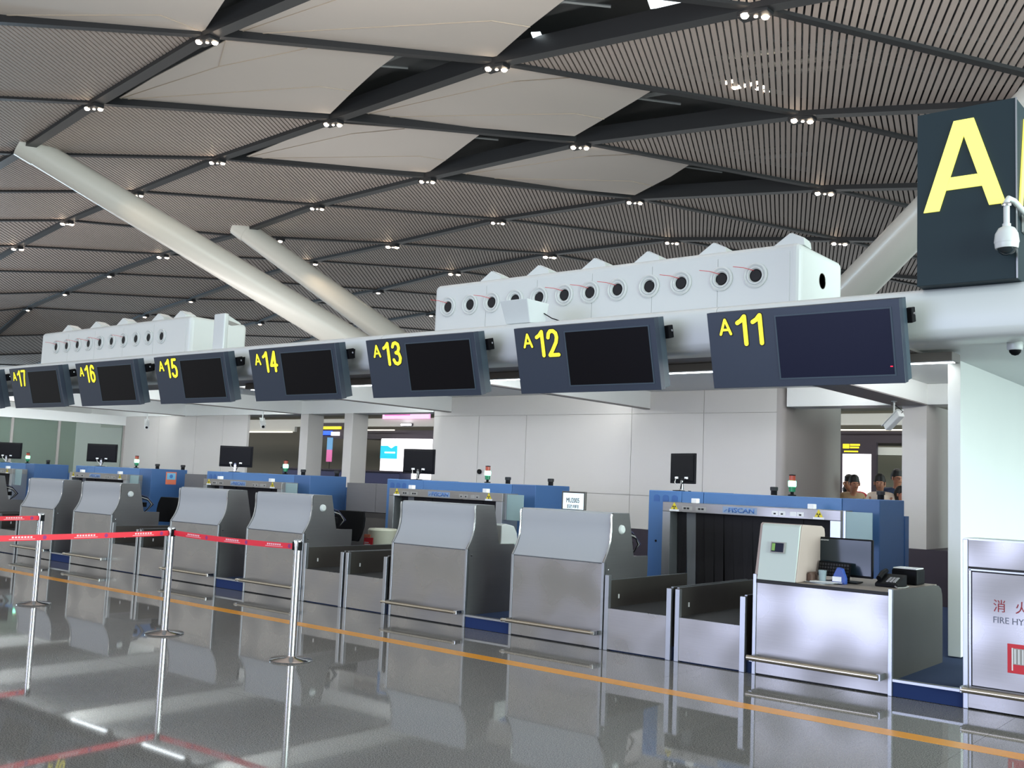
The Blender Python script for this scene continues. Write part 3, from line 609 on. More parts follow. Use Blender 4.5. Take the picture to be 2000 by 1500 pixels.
sc = MB().prism([(0.024, 1.035), (0.042, 1.127), (0.030, 1.129), (0.012, 1.037)], -3.823, -3.695).build('display_frame', 'label_grey', dk)
MB().prism([(0.012, 1.045), (0.027, 1.120), (0.024, 1.121), (0.009, 1.046)], -3.812, -3.706).build('display', 'screen_blue', sc)
MB().prism([(0.010, 1.055), (0.023, 1.115), (0.021, 1.116), (0.008, 1.056)], -3.808, -3.780).build('green_bar', mat('green_display_segment', (110, 150, 70), 0.4, emit=0.3), sc)

# ------------------------------------------------------------------ conveyors in front of the scanners
def conveyor(x0, x1, zl, label):
    t = thing('baggage_conveyor', label, 'conveyor', (x0, 0, 0), 'belt conveyors between the counters')
    MB().box(x0 + 0.045, x1 - 0.045, 0.0, 0.02, 0.012, 0.39).build('front_panel', 'steel', t)
    MB().box(x0, x0 + 0.045, -0.005, 0.04, 0.0, zl).build('post', 'alu', t, bevel=0.002)
    MB().box(x1 - 0.05, x1, -0.005, 0.04, 0.0, 0.64).build('post', 'alu', t, bevel=0.002)
    for a in (x0, x1 - 0.022):
        r = MB().box(a, a + 0.022, 0.03, 1.54, 0.30, 0.648).build('side_rail', 'steel_dark', t)
        MB().box(a - 0.001, a + 0.023, 0.03, 1.545, 0.648, 0.653).build('rail_edge', 'alu', r)
    MB().box(x0 + 0.024, x1 - 0.024, 0.02, 1.87, 0.37, 0.392).build('belt', 'rubber', t)
    MB().box(x0 + 0.005, x1 - 0.005, 0.03, 1.87, 0.02, 0.365).build('frame', 'steel_dark', t)
    MB().box(x0 + 0.022, x0 + 0.028, 0.20, 0.215, 0.47, 0.51).build('sensor', 'label_wht', t)
for k, off in enumerate((0, -4.42, -8.84, -13.26)):
    nm = ('beside the open desk', 'behind the right queue post', 'behind the middle red tape', 'at the far left edge')[k]
    conveyor(-5.49 + off, -4.765 + off, 0.70, 'steel baggage belt conveyor, left one of the pair ' + nm)
    conveyor(-4.725 + off, -4.035 + off, 0.64, 'steel baggage belt conveyor, right one of the pair ' + nm)

# ------------------------------------------------------------------ X-ray scanners
def scanner(x, label):
    t = thing('baggage_scanner', label, 'scanner', (x, 2.2, 0.118), 'blue baggage scanners behind the counters')
    Z0, Z1, YA, YB = 0.118, 1.518, 2.2, 2.95
    cabl = MB().box(x, x + 0.44, YA, YB, Z0, Z1).build('left_cabinet', 'blue', t, bevel=0.008)
    MB().box(x + 2.33, x + 2.72, YA, YB, Z0, Z1).build('right_cabinet', 'blue_dk', t, bevel=0.008)
    MB().box(x + 0.443, x + 0.72, YA, YB, 1.30, Z1).build('top_panel', 'blue', t, bevel=0.004)
    MB().box(x + 0.726, x + 2.327, YA, YB, 1.30, Z1 - 0.004).build('top_panel', 'blue', t, bevel=0.004)
    MB().box(x + 0.443, x + 2.327, YA + 0.7, YB, Z0, 1.30).build('tunnel_back', 'dark_in', t)
    MB().box(x + 2.50, x + 2.73, YB, YB + 0.12, Z0, 1.35).build('rear_box', 'blue_dk', t)
    # stainless tunnel frame
    fr = MB().box(x + 0.38, x + 2.44, 1.88, 2.2, 1.288, 1.392).build('tunnel_lintel', 'steel', t, bevel=0.004)
    MB().box(x + 0.38, x + 0.48, 1.88, 2.2, Z0, 1.288).build('tunnel_jamb', 'alu', t, bevel=0.003)
    MB().box(x + 2.33, x + 2.44, 1.88, 2.2, Z0, 1.288).build('tunnel_jamb', 'alu', t, bevel=0.003)
    MB().box(x + 0.48, x + 2.33, 1.95, 2.2, Z0, 0.36).build('tunnel_sill', 'steel_dark', t)
    MB().box(x + 0.48, x + 2.33, 1.90, 2.9, 0.36, 0.385).build('inner_belt', 'rubber', t)
    random.seed(3)
    for i in range(16):
        a = x + 0.485 + i * 0.115; dy = random.uniform(0, 0.03); lt = i in (1,)
        b0, b1 = a + random.uniform(-0.006, 0.002), a + 0.1165
        MB().hexa([(b0 + 0.01, 2.06 + dy, 0.42), (b1, 2.05 + dy, 0.42), (b1, 2.056 + dy, 0.42), (b0 + 0.01, 2.066 + dy, 0.42),
                   (b0, 2.03 + dy * .5, 1.29), (b1, 2.03 + dy * .5, 1.29), (b1, 2.036 + dy * .5, 1.29), (b0, 2.036 + dy * .5, 1.29)]).build('curtain_strip', 'curtain_lt' if lt else 'curtain', t)
    # printed plates and stickers on the lintel
    y = 1.878
    MB().box(x + 1.13, x + 1.53, y, 1.881, 1.305, 1.375).build('nameplate', 'label_blue', t)
    text('lettering', 'FISCAN', 'blue_ink', t, (x + 1.20, x + 1.50, 1.315, 1.366), y=y - 0.002, depth=0.003, off=0.02)
    MB().prism([(x + 1.14, 1.318), (x + 1.155, 1.318), (x + 1.19, 1.345), (x + 1.175, 1.345)], y - 0.002, y + 0.001, 'y').build('emblem', 'blue_ink', t)
    for a in (x + 0.63, x + 0.80): MB().box(a, a + 0.13, y, 1.881, 1.31, 1.355).build('sticker', 'label_grey', t)
    for a in (x + 0.65, x + 0.69, x + 0.83, x + 0.87): MB().box(a, a + 0.03, y - 0.001, 1.88, 1.322, 1.342).build('print', 'black_ink', t)
    for a in (x + 1.70, x + 1.78, x + 1.90, x + 1.98): MB().box(a, a + 0.07, y, 1.881, 1.31, 1.355).build('sticker', 'label_wht' if x > -7 else 'label_grey', t)
    for a in (x + 1.72, x + 1.80, x + 2.0): MB().box(a, a + 0.025, y - 0.001, 1.88, 1.32, 1.335).build('print', 'black_ink', t)
    for a in (x + 0.53, x + 2.21):
        s = MB().prism([(a - 0.055, 1.30), (a + 0.055, 1.30), (a, 1.395)], y - 0.001, y + 0.001, 'y').build('warning_triangle', 'label_yel', t)
        MB().box(a - 0.06, a + 0.06, y - 0.0015, y + 0.001, 1.293, 1.315).build('warning_text_strip', 'label_wht', s)
        for k in range(3):
            a0 = PI / 2 + k * 2 * PI / 3 + PI
            MB().prism([(a, 1.338), (a + 0.024 * math.cos(a0 - .45), 1.338 + 0.024 * math.sin(a0 - .45)), (a + 0.024 * math.cos(a0 + .45), 1.338 + 0.024 * math.sin(a0 + .45))], y - 0.003, y, 'y').build('trefoil_blade', 'black_ink', s)
    for a in (x + 0.73, x + 2.08):
        MB().box(a, a + 0.07, 1.90, 1.97, 1.393, 1.445).build('sensor_block', 'label_wht', t, bevel=0.005)
    for k in range(3):
        a = x + 0.11 + k * 0.12
        arch = [(a - 0.04, 1.39), (a + 0.04, 1.39)] + [(a + 0.04 * math.cos(w), 1.44 + 0.03 * math.sin(w)) for w in [PI * j / 8 for j in range(9)]]
        MB().prism(arch, 2.197, 2.201, 'y').build('arched_vent', 'blue_vent', t)
    MB().lathe([(0.001, -0.006), (0.012, -0.004), (0.014, 0)], (x + 0.11, 2.2, 0.93), 12, 'y').build('lock', 'black', t)
    gp = MB().box(x + 2.45, x + 2.74, 1.93, 1.94, 1.06, 1.385).build('glass_screen', 'frost', t)
    MB().box(x + 2.44, x + 2.475, 1.92, 1.95, 1.06, 1.39).build('screen_edge', 'alu', gp)
    return t
SX = (-6.37, -10.78, -15.21, -19.65, -24.07)
SL = ('nearest, behind the open desk', 'second from the right', 'third from the right', 'fourth, with an orange notice', 'cut off at the left edge')
for x, l in zip(SX, SL): scanner(x, 'blue baggage X-ray scanner with steel tunnel frame, ' + l)
NX_ = SX[3] + 2.721
st = thing('notice', 'small orange and light blue notice stuck on the side of the fourth blue scanner', 'sticker', (NX_, 2.6, 1.3))
MB().box(NX_, NX_ + 0.003, 2.50, 2.72, 1.24, 1.47).build('sheet', 'sticker_or', st)
MB().box(NX_ + 0.003, NX_ + 0.005, 2.52, 2.70, 1.33, 1.45).build('blue_field', 'sticker_bl', st)
MB().lathe([(0.001, 0.002), (0.035, 0.002), (0.035, 0)], (NX_ + 0.005, 2.61, 1.39), 16, 'x').build('round_symbol', 'blue_ink', st)

def stack_light(x, z, label):
    t = thing('stack_light', label, 'signal light', (x, 2.5, z))
    c = (x, 2.5, z)
    MB().lathe([(0.045, 0), (0.045, 0.012), (0.018, 0.016), (0.018, 0.045)], c, 12).build('foot', 'black', t)
    MB().lathe([(0.036, 0.045), (0.038, 0.10)], c, 16).build('green_lens', 'green_dk', t)
    MB().lathe([(0.040, 0.10), (0.044, 0.115), (0.044, 0.15), (0.040, 0.165)], c, 16).build('lit_lens', 'green_lamp', t)
    MB().lathe([(0.034, 0.165), (0.034, 0.222)], c, 16).build('red_lens', 'red_lens', t)
    MB().lathe([(0.036, 0.222), (0.036, 0.232), (0.001, 0.236)], c, 16).build('cap', 'black', t)
for x, l in ((-4.72, 'on the nearest blue scanner'), (-9.13, 'on the second blue scanner from the right'), (-13.48, 'on the third blue scanner'), (-17.95, 'on the far left scanner, before the grey wall'), (-22.29, 'at the left edge before the glass')):
    stack_light(x, 1.518, 'small stack light glowing green, ' + l)
def knob(x, y, label):
    t = thing('button_cap', label, 'button', (x, y, 1.518), 'black caps on the scanner tops')
    MB().lathe([(0.034, 0), (0.034, 0.05)], (x, y, 1.518), 14).build('base', 'black', t)
    MB().lathe([(0.042, 0.05), (0.044, 0.085), (0.036, 0.092), (0.001, 0.092)], (x, y, 1.518), 14).build('cap', 'rubber', t)
for x, y, l in ((-4.91, 2.45, 'left of the stack light on the nearest scanner'), (-8.93, 2.7, 'right beside the stack light on the second scanner'), (-8.12, 2.6, 'at the right end of the second scanner'),
              (-13.15, 2.6, 'right of the stack light, third scanner'), (-12.56, 2.8, 'at the right end of the third scanner'), (-3.78, 2.6, 'at the right end of the nearest scanner, before the people'),
              (-17.39, 2.6, 'right of the stack light, fourth scanner'), (-16.98, 2.88, 'at the right end of the fourth scanner'), (-21.58, 2.6, 'at the left edge, on the last scanner')):
    knob(x, y, 'short black cylindrical cap standing ' + l)

def monitor(x, y, z, w, h, rz, label, facing_back=True):
    t = thing('monitor', label, 'monitor', (0, 0, 0))
    MB().lathe([(0.11, 0), (0.11, 0.008), (0.02, 0.014)], (0, 0, 0), 24).build('base', 'black', t, smooth=True)
    MB().box(-0.022, 0.022, -0.012, 0.012, 0.01, 0.16).build('stand', 'chrome', t, bevel=0.004)
    MB().box(-w / 2, w / 2, 0.0, 0.028, 0.09, 0.09 + h).build('bezel', 'black', t, bevel=0.006)
    MB().prism([(-w / 2 + 0.02, 0.12), (w / 2 - 0.02, 0.12), (w / 2 - 0.02, 0.07 + h), (-w / 2 + 0.02, 0.07 + h)], -0.012, 0.001, 'y').build('back_shell', 'black', t, bevel=0.01)
    MB().prism([(-w / 2 + 0.02, 0.11), (w / 2 - 0.02, 0.11), (w / 2 - 0.02, 0.07 + h), (-w / 2 + 0.02, 0.07 + h)], 0.028, 0.030, 'y').build('screen', 'screen', t)
    for a in (-0.10, 0.08):
        MB().box(a, a + 0.045, -0.03, -0.012, 0.145, 0.17).build('plug', 'label_wht', t)
    MB().tube([(-0.08, -0.03, 0.15), (-0.05, -0.07, 0.10), (0.0, -0.06, 0.05), (0.05, -0.05, 0.01), (0.14, -0.02, 0.006)], 0.006, 6).build('cable', 'label_grey', t, smooth=True)
    MB().tube([(0.10, -0.03, 0.15), (0.07, -0.06, 0.08), (0.03, -0.05, 0.01)], 0.006, 6).build('cable', 'black', t, smooth=True)
    t.location = (x, y, z); t.rotation_euler = (0, 0, rz); ORI[t.name] = Vector((x, y, z))
    return t
monitor(-6.10, 2.5, 1.518, 0.46, 0.36, math.radians(-22), 'black monitor seen from behind, turned sideways, on the nearest blue scanner')
monitor(-10.46, 2.5, 1.518, 0.56, 0.36, math.radians(8), 'black monitor seen from behind before the lit white billboard')
monitor(-14.84, 2.5, 1.518, 0.60, 0.36, math.radians(30), 'black monitor seen from behind on the third blue scanner')
monitor(-19.24, 2.5, 1.518, 0.62, 0.36, math.radians(35), 'black monitor seen from behind before the green tinted glass partition')
monitor(-23.29, 2.5, 1.518, 0.66, 0.36, math.radians(38), 'black monitor seen from behind cut off at the left edge')

# ------------------------------------------------------------------ number displays A11 to A18
STROKES = {'1': [[(0.05, 0.78), (0.35, 0.86), (0.62, 1.0), (0.62, 0)]],
 '2': [[(0.04, .74), (0.12, .9), (0.32, 1.0), (0.62, 1.0), (0.88, .9), (0.94, .72), (0.82, .52), (.38, .2), (.06, 0), (0.97, 0)]],
 '3': [[(0.06, .82), (0.22, .97), (.5, 1), (.8, .92), (.88, .75), (.72, .58), (.42, .53)], [(.42, .53), (.8, .48), (.95, .27), (.8, .07), (.5, 0), (.2, .05), (.04, .2)]],
 '4': [[(.72, 0), (.72, 1), (.03, .3), (1.0, .3)]],
 '5': [[(.88, 1), (.25, 1), (.13, .55), (.5, .64), (.85, .53), (.95, .3), (.82, .08), (.5, 0), (.2, .05), (.04, .18)]],
 '6': [[(.9, .84), (.72, .98), (.45, 1), (.2, .86), (.06, .5), (.1, .2), (.3, .02), (.6, 0), (.88, .13), (.95, .32), (.8, .54), (.5, .61), (.22, .52), (.08, .35)]],
 '7': [[(.03, 1), (.97, 1), (.6, .5), (.42, 0)]],
 '8': [[(.5, .55), (.2, .62), (.1, .78), (.22, .95), (.5, 1), (.78, .95), (.9, .78), (.8, .62), (.5, .55), (.15, .45), (.03, .25), (.2, .05), (.5, 0), (.8, .05), (.97, .25), (.85, .45), (.5, .55)]],
 'A': [[(0, 0), (.5, 1), (1, 0)], [(.2, .3), (.8, .3)]]}
def stroke_glyph(name, ch, bx, th, y, depth, m, parent):
    b = MB(); r = th / 2
    for pl in STROKES[ch]:
        pts = [(bx[0] + u * (bx[1] - bx[0]), bx[2] + v * (bx[3] - bx[2])) for u, v in pl]
        for k, (x, z) in enumerate(pts):
            b.prism([(x + r * math.cos(w), z + r * math.sin(w)) for w in [2 * PI * j / 10 for j in range(10)]], y, y + depth, 'y')
            if k:
                (p, q) = pts[k - 1]; L = math.hypot(x - p, z - q); nx_, nz_ = -(z - q) / L * r, (x - p) / L * r
                b.prism([(p + nx_, q + nz_), (x + nx_, z + nz_), (x - nx_, z - nz_), (p - nx_, q - nz_)], y + 0.0002, y + depth, 'y')
    return b.build(name, m, parent)
def number_sign(n):
    xl = -4.300 - 2.18 * (n - 11) ; W = 1.645 if n > 11 else 1.665; H = 0.668
    cx = xl + W / 2
    wh = 'nearest and largest' if n == 11 else ('cut off at the left edge' if n == 18 else 'between A%d and A%d' % (n - 1, n + 1))
    t = thing('counter_display', 'dark slate overhead display box numbered A%d, %s' % (n, wh), 'sign', (0, 0, 0), 'overhead counter number displays')
    a, b, c, d = -W / 2, W / 2, -H / 2, H / 2
    MB().box(a, b, -0.075, -0.0, c, d).build('front_housing', 'sign', t, bevel=0.003)
    MB().box(a + 0.004, b - 0.004, 0.002, 0.10, c + 0.01, d - 0.005).build('rear_housing', 'sign_side', t, bevel=0.003)
    s0, s1, s2, s3 = a + 0.384 * W, a + 0.955 * W, c + 0.11 * H, c + 0.89 * H
    fr = MB()
    for q in ((s0 - 0.012, s0, s2 - 0.012, s3 + 0.012), (s1, s1 + 0.012, s2 - 0.012, s3 + 0.012), (s0, s1, s2 - 0.012, s2), (s0, s1, s3, s3 + 0.012)):
        fr.box(q[0], q[1], -0.081, -0.074, q[2], q[3])
    fr.build('screen_frame', 'sign_side', t)
    MB().box(s0, s1, -0.078, -0.070, s2, s3).build('screen', 'screen_blue' if n == 11 else 'screen', t)
    za, zb = c + (1 - 0.29) * H, c + (1 - 0.10) * H
    y = -0.082
    def glyph(nm, ch, bx, th):
        stroke_glyph(nm, ch, bx, th, -0.084, 0.008, 'yellow', t)
        stroke_glyph(nm + '_outline', ch, (bx[0] - 0.001, bx[1] + 0.001, bx[2] - 0.001, bx[3] + 0.001), th + 0.016, -0.078, 0.003, 'outline', t)
    glyph('letter', 'A', (a + 0.072 * W, a + 0.130 * W, za, zb), 0.021)
    nx0, nx1, nz0, nz1 = a + 0.168 * W, a + 0.325 * W, c + (1 - 0.43) * H, c + (1 - 0.075) * H
    dw = (nx1 - nx0 - 0.025) / 2
    for k, ch in enumerate(str(n)): glyph('numeral', ch, (nx0 + k * (dw + 0.025), nx0 + k * (dw + 0.025) + dw, nz0, nz1), 0.037)
    for z in (0.12,):
        br = MB().box(b - 0.02, b + 0.035, 0.10, 0.19, z, z + 0.12).build('bracket', 'black', t, bevel=0.006)
        MB().lathe([(0.001, 0.012), (0.012, 0.01), (0.014, 0)], (b + 0.035, 0.15, z + 0.07), 8, 'x').build('bolt', 'chrome', br)
    MB().box(a + 0.1, a + 0.16, 0.10, 0.36, 0.12, 0.22).build('bracket', 'black', t)
    MB().box(b - 0.16, b - 0.1, 0.10, 0.36, 0.12, 0.22).build('bracket', 'black', t)
    if n == 11: MB().box(s1 - 0.03, s1 - 0.012, -0.080, -0.077, s2 + 0.06, s2 + 0.068).build('red_indicator', mat('red_led', (255, 30, 60), 0.4, emit=2.0), t)
    t.location = (cx, -0.165, 2.785); t.rotation_euler = (math.radians(14.6), 0, 0); ORI[t.name] = Vector(t.location)
for n in range(11, 19): number_sign(n)

# fluorescent fixtures tucked under the canopy behind the displays
for n in range(11, 18):
    xl = -4.300 - 2.18 * (n - 11)
    t = thing('ceiling_light', 'slim fluorescent fixture under the canopy behind the A%d display' % n, 'ceiling light', (xl + 1.2, 0.95, 2.70), 'canopy fluorescent fixtures')
    MB().box(xl + 0.6, xl + 1.74, 0.82, 1.06, 2.735, 2.812).build('housing', 'soffit', t, bevel=0.006)
    MB().box(xl + 0.62, xl + 1.72, 0.91, 0.97, 2.728, 2.736).build('diffuser', 'tube', t)
for k in range(6):
    xb = -4.40 - 4.42 * k
    a_, b_ = (xb + 0.1, xb + 4.2) if k else (-4.3, -2.95)
    t = thing('cove_light', 'long fluorescent cove tube hidden above the soffit, canopy bay %s' % ('at the right end', 'behind A12', 'behind A14', 'behind A16', 'behind A18', 'at the far left')[k], 'ceiling light', (a_, 1.2, 3.0), 'cove tubes above the soffit')
    MB().box(a_, b_, 1.10, 1.18, 3.06, 3.115).build('batten', 'white', t)
    MB().tube([(a_ + 0.05, 1.17, 3.045), (b_ - 0.05, 1.17, 3.045)], 0.016, 8).build('tube', 'tube', t)
    l = area('cove_lamp', ((a_ + b_) / 2, 1.30, 3.03), ((a_ + b_) / 2, 5.8, 2.75), (b_ - a_) * 0.95, 0.12, 16 * (b_ - a_), (0.97, 1.0, 1.0)); l.parent = t; l.location = Vector(l.location) - Vector((a_, 1.2, 3.0))
    xr = xb + 4.42 - (0.45 if k == 1 else 0.10) - 0.06 if k else -2.90
    MB().box(xr - 0.06, xr + 0.02, 1.3, 6.0, 3.07, 3.115).build('side_batten', 'white', t)
    l = area('cove_side_lamp', (xr - 0.08, 3.6, 3.04), (xb, 3.6, 2.90), 4.6, 0.08, 42, (0.97, 1.0, 1.0)); l.rotation_euler = (0, math.radians(88), 0); l.data.size = 0.08; l.data.size_y = 4.6; l.parent = t; l.location = Vector(l.location) - Vector((a_, 1.2, 3.0))

# ------------------------------------------------------------------ big letter sign box
bs = thing('letter_sign', 'tall dark sign box with a large yellow letter A above the canopy', 'sign', (-2.6, 0, 3.2))
MB().box(-2.60, -1.862, 0.0, 0.55, 3.235, 4.645).build('box', 'big_sign', bs, bevel=0.004)
MB().box(-1.866, -1.856, -0.005, 0.006, 3.235, 4.645).build('corner_bead', 'alu', bs)
Af = [(-2.545, 3.83), (-2.415, 3.83), (-2.368, 4.015), (-2.112, 4.015), (-2.065, 3.83), (-1.935, 3.83), (-2.155, 4.54), (-2.325, 4.54)]
def letterA(pl):
    tri = [(-2.34, 4.12), (-2.14, 4.12), (-2.24, 4.44)]
    m1 = MB()
    # two legs, crossbar
    for pts in ([(-2.545, 3.825), (-2.425, 3.825), (-2.24, 4.41), (-2.24, 4.54), (-2.315, 4.54)], [(-1.935, 3.825), (-2.055, 3.825), (-2.24, 4.41), (-2.24, 4.54), (-2.165, 4.54)]):
        m1.prism(pts, 0, 0.012, 'y')
    m1.prism([(-2.375, 3.985), (-2.105, 3.985), (-2.14, 4.085), (-2.34, 4.085)], 0.001, 0.011, 'y')
    return m1
m1 = letterA(0); m1.v = [(x, y - 0.014, z) for x, y, z in m1.v]; m1.build('letter', 'yellow_big', bs)
m1 = letterA(0); m1.v = [(-1.862 + 0.014 - y, 0.06 + (x + 2.545) * 0.72, z) for x, y, z in m1.v]; m1.build('letter', 'yellow_big', bs)

# ------------------------------------------------------------------ air ducts with jet nozzles on the canopy roof
def duct(x0, x1, nx, zn, label, seg):
    t = thing('air_duct', label, 'air duct', (x0, 1.0, 3.22))
    MB().box(x0, x1, 1.006, 2.10, 3.222, 3.985).build('casing', 'white', t, bevel=0.07, seg=4)
    k = seg; ww = (x1 - x0 - 0.2) / k
    for i in range(k):
        MB().box(x0 + 0.1 + i * ww + 0.003, x0 + 0.1 + (i + 1) * ww - 0.003, 1.0, 1.05, 3.24, 3.90).build('front_panel', 'white', t)
    for a in nx:
        nz = MB().lathe([(0.125, 0.0), (0.128, -0.014), (0.112, -0.024), (0.098, -0.012), (0.094, -0.006), (0.088, -0.020), (0.078, -0.020), (0.060, 0.006), (0.056, 0.03)], (a, 1.0, zn), 28, 'y').build('jet_nozzle', 'white', t, smooth=True)
        MB().lathe([(0.001, -0.001), (0.057, -0.0012)], (a, 1.0, zn), 20, 'y').build('throat', 'dark_in', nz)
        if random.random() < 0.75:
            MB().tube([(a - 0.02, 0.995, zn + 0.05), (a - 0.10, 0.93, zn + 0.075), (a - 0.19, 0.88, zn + 0.085)], 0.0035, 4).build('ribbon', 'red', nz)
    return t
NX = (-8.626, -8.26, -7.915, -7.552, -7.193, -6.832, -6.479, -6.112, -5.708, -5.322, -4.855, -4.478)
d1 = duct(-8.88, -4.02, NX, 3.69, 'long white air duct box with twelve round jet nozzles on the canopy, right', 6)
ev = MB().lathe([(0.001, 0.0), (0.075, 0.0), (0.08, 0.004), (0.082, 0)], (-4.02, 1.56, 3.69), 20, 'x').build('round_outlet', 'steel_dark', d1)
d2 = duct(-19.06, -14.20, [-18.46 + i * 0.386 for i in range(10)], 3.69, 'long white air duct box with ten round jet nozzles on the canopy, far left', 5)
def flood(x, y, z, label, rz=0.0):
    t = thing('floodlight', label, 'floodlight', (0, 0, 0), 'upward floodlights on the air ducts')
    MB().prism([(-0.17, 0.0), (0.15, 0.0), (0.14, 0.07), (0.0, 0.135), (-0.16, 0.02)], -0.10, 0.12, 'y').build('housing', 'white', t, bevel=0.006)
    MB().prism([(0.01, 0.134), (0.135, 0.074), (0.135, 0.079), (0.01, 0.139)], -0.08, 0.10, 'y').build('lens', 'label_wht', t)
    MB().box(-0.06, 0.06, -0.04, 0.04, 0.0, 0.03).build('bracket', 'steel_dark', t)
    l = area('flood_beam', (0, 0.01, 0.16), (0.0, -0.3, 2.0), 0.2, 0.16, FLOODW, (1.0, 0.93, 0.86)); l.parent = t
    t.location = (x, y, z); t.rotation_euler = (0, 0, rz); ORI[t.name] = Vector((x, y, z))
FLOODW = 330
for k, x in enumerate((-8.08, -7.35, -6.55, -5.85, -5.05, -4.2)):
    flood(x, 1.25, 3.985, 'white wedge shaped floodlight on the right air duct, %s from the left' % ('first', 'second', 'third', 'fourth', 'fifth', 'last')[k], 0.1)
for k, x in enumerate((-18.4, -17.4, -16.5, -15.4, -14.75)):
    flood(x, 1.25, 3.985, 'white wedge shaped floodlight on the far left air duct, %s from the left' % ('first', 'second', 'third', 'fourth', 'last')[k], 0.1)
am = thing('wireless_antenna', 'tall white upright antenna panel on the fascia beside the far left duct', 'antenna', (-12.4, 0.3, 3.24))
MB().box(-12.52, -12.26, 0.28, 0.36, 3.24, 3.77).build('panel', 'white', am, bevel=0.02)
MB().prism([(0.42, 3.70), (0.42, 3.775), (0.66, 3.68), (0.66, 3.66)], -12.62, -12.40).build('arm', 'white', am)
ap = thing('wireless_antenna', 'white tilted antenna box on the fascia above the A12 display', 'antenna', (-6.85, 0.3, 3.24))
MB().hexa([(-7.03, 0.22, 3.25), (-6.70, 0.22, 3.25), (-6.60, 0.36, 3.25), (-6.90, 0.36, 3.25), (-7.07, 0.14, 3.50), (-6.69, 0.14, 3.50), (-6.54, 0.34, 3.46), (-6.95, 0.34, 3.48)]).build('box', 'white', ap, bevel=0.008)
MB().tube([(-6.60, 0.32, 3.36), (-6.50, 0.34, 3.30), (-6.36, 0.36, 3.252)], 0.006, 5).build('cable', 'black', ap)
MB().box(-6.80, -6.72, 0.27, 0.33, 3.244, 3.26).build('bracket', 'steel_dark', ap)

# ------------------------------------------------------------------ queue posts and tape
def stanchion(x, y, label):
    t = thing('queue_post', label, 'stanchion', (x, y, 0), 'chrome queue posts')
    MB().lathe([(0.175, 0.0), (0.178, 0.008), (0.168, 0.016), (0.05, 0.028), (0.036, 0.04)], (x, y, 0), 40).build('base', 'chrome', t, smooth=True)
    MB().lathe([(0.031, 0.03), (0.031, 0.93)], (x, y, 0), 24).build('pole', 'chrome', t, smooth=True)
    MB().lathe([(0.033, 0.93), (0.034, 0.985), (0.030, 0.995), (0.001, 0.997)], (x, y, 0), 24).build('cassette', 'chrome', t, smooth=True)
    MB().box(x - 0.036, x - 0.022, y - 0.03, y + 0.0, 0.905, 0.975).build('tape_slot', 'black', t)
    MB().box(x + 0.022, x + 0.036, y - 0.02, y + 0.02, 0.905, 0.975).build('tape_slot', 'black', t)
    return t
def tape(parent, a, b, zc0, zc1, sag, nprint):
    a = Vector(a); b = Vector(b); N_ = 20; d = (b - a); s = Vector((-d.y, d.x, 0)).normalized() * 0.0012
    P = []
    for i in range(N_ + 1):
        t = i / N_; z = zc0 + (zc1 - zc0) * t - sag * 4 * t * (1 - t); p = a.lerp(b, t)
        for sg in (-1, 1):
            for h in (-0.024, 0.024): P.append((p.x + s.x * sg, p.y + s.y * sg, z + h))
    f = []
    for i in range(N_):
        o = 4 * i; f += [(o, o + 4, o + 5, o + 1), (o + 2, o + 3, o + 7, o + 6), (o + 1, o + 5, o + 7, o + 3), (o, o + 2, o + 6, o + 4)]
    tp = MB().poly(P, f).build('belt', 'red_tape', parent)
    u = d.normalized()
    for k in range(nprint):
        t0 = (k + 0.5) / nprint; p = a.lerp(b, t0); z = zc0 + (zc1 - zc0) * t0 - sag * 4 * t0 * (1 - t0); slope = (zc1 - zc0) / d.length - sag * 4 * (1 - 2 * t0) / d.length
        m1 = MB()
        for sg in (-1, 1):
            for j in range(7):
                q = p + u * (-0.10 + j * 0.027) + s * sg * 1.4; zz = z + 0.006 + slope * (-0.10 + j * 0.027); w = u * 0.009
                m1.poly([(q.x - w.x, q.y - w.y, zz - 0.007), (q.x + w.x, q.y + w.y, zz - 0.007), (q.x + w.x, q.y + w.y, zz + 0.007), (q.x - w.x, q.y - w.y, zz + 0.007)], [(0, 1, 2, 3)])
            q = p + u * (-0.02) + s * sg * 1.4; zz = z - 0.010 - slope * 0.02; w = u * 0.115
            m1.poly([(q.x - w.x, q.y - w.y, zz - 0.002 - slope * .115), (q.x + w.x, q.y + w.y, zz - 0.002 + slope * .115), (q.x + w.x, q.y + w.y, zz + 0.002 + slope * .115), (q.x - w.x, q.y - w.y, zz + 0.002 - slope * .115)], [(0, 1, 2, 3)])
        m1.build('tape_lettering', 'tape_print', tp)
        m2 = MB()
        for sg in (-1, 1):
            q = p - u * 0.22 + s * sg * 1.4; zz = z - slope * 0.22
            m2.poly([(q.x + u.x * 0.018 * math.cos(w), q.y + u.y * 0.018 * math.cos(w), zz + 0.018 * math.sin(w)) for w in [2 * PI * j / 10 for j in range(10)]], [tuple(range(10))])
        m2.build('tape_emblem', 'tape_logo', tp)
p3 = stanchion(-6.82, -2.65, 'chrome queue post on a round base, rightmost, at the end of the dark red tape')
p2 = stanchion(-8.62, -2.69, 'chrome queue post on a round base, middle one where two red tapes meet')
p1 = stanchion(-11.20, -2.66, 'chrome queue post on a round base, leftmost, with tape running off the left edge')
p4 = stanchion(-8.40, -5.10, 'chrome queue post just outside the left edge holding the lower red tape')
p5 = stanchion(-11.05, -5.10, 'chrome queue post outside the left edge holding the upper red tape')
tape(p3, (-6.855, -2.655, 0), (-8.585, -2.685, 0), 0.935, 0.94, 0.012, 3)
tape(p2, (-8.63, -2.72, 0), (-8.40, -5.07, 0), 0.935, 0.925, 0.006, 4)
tape(p1, (-11.20, -2.69, 0), (-11.05, -5.07, 0), 0.94, 0.935, 0.006, 4)

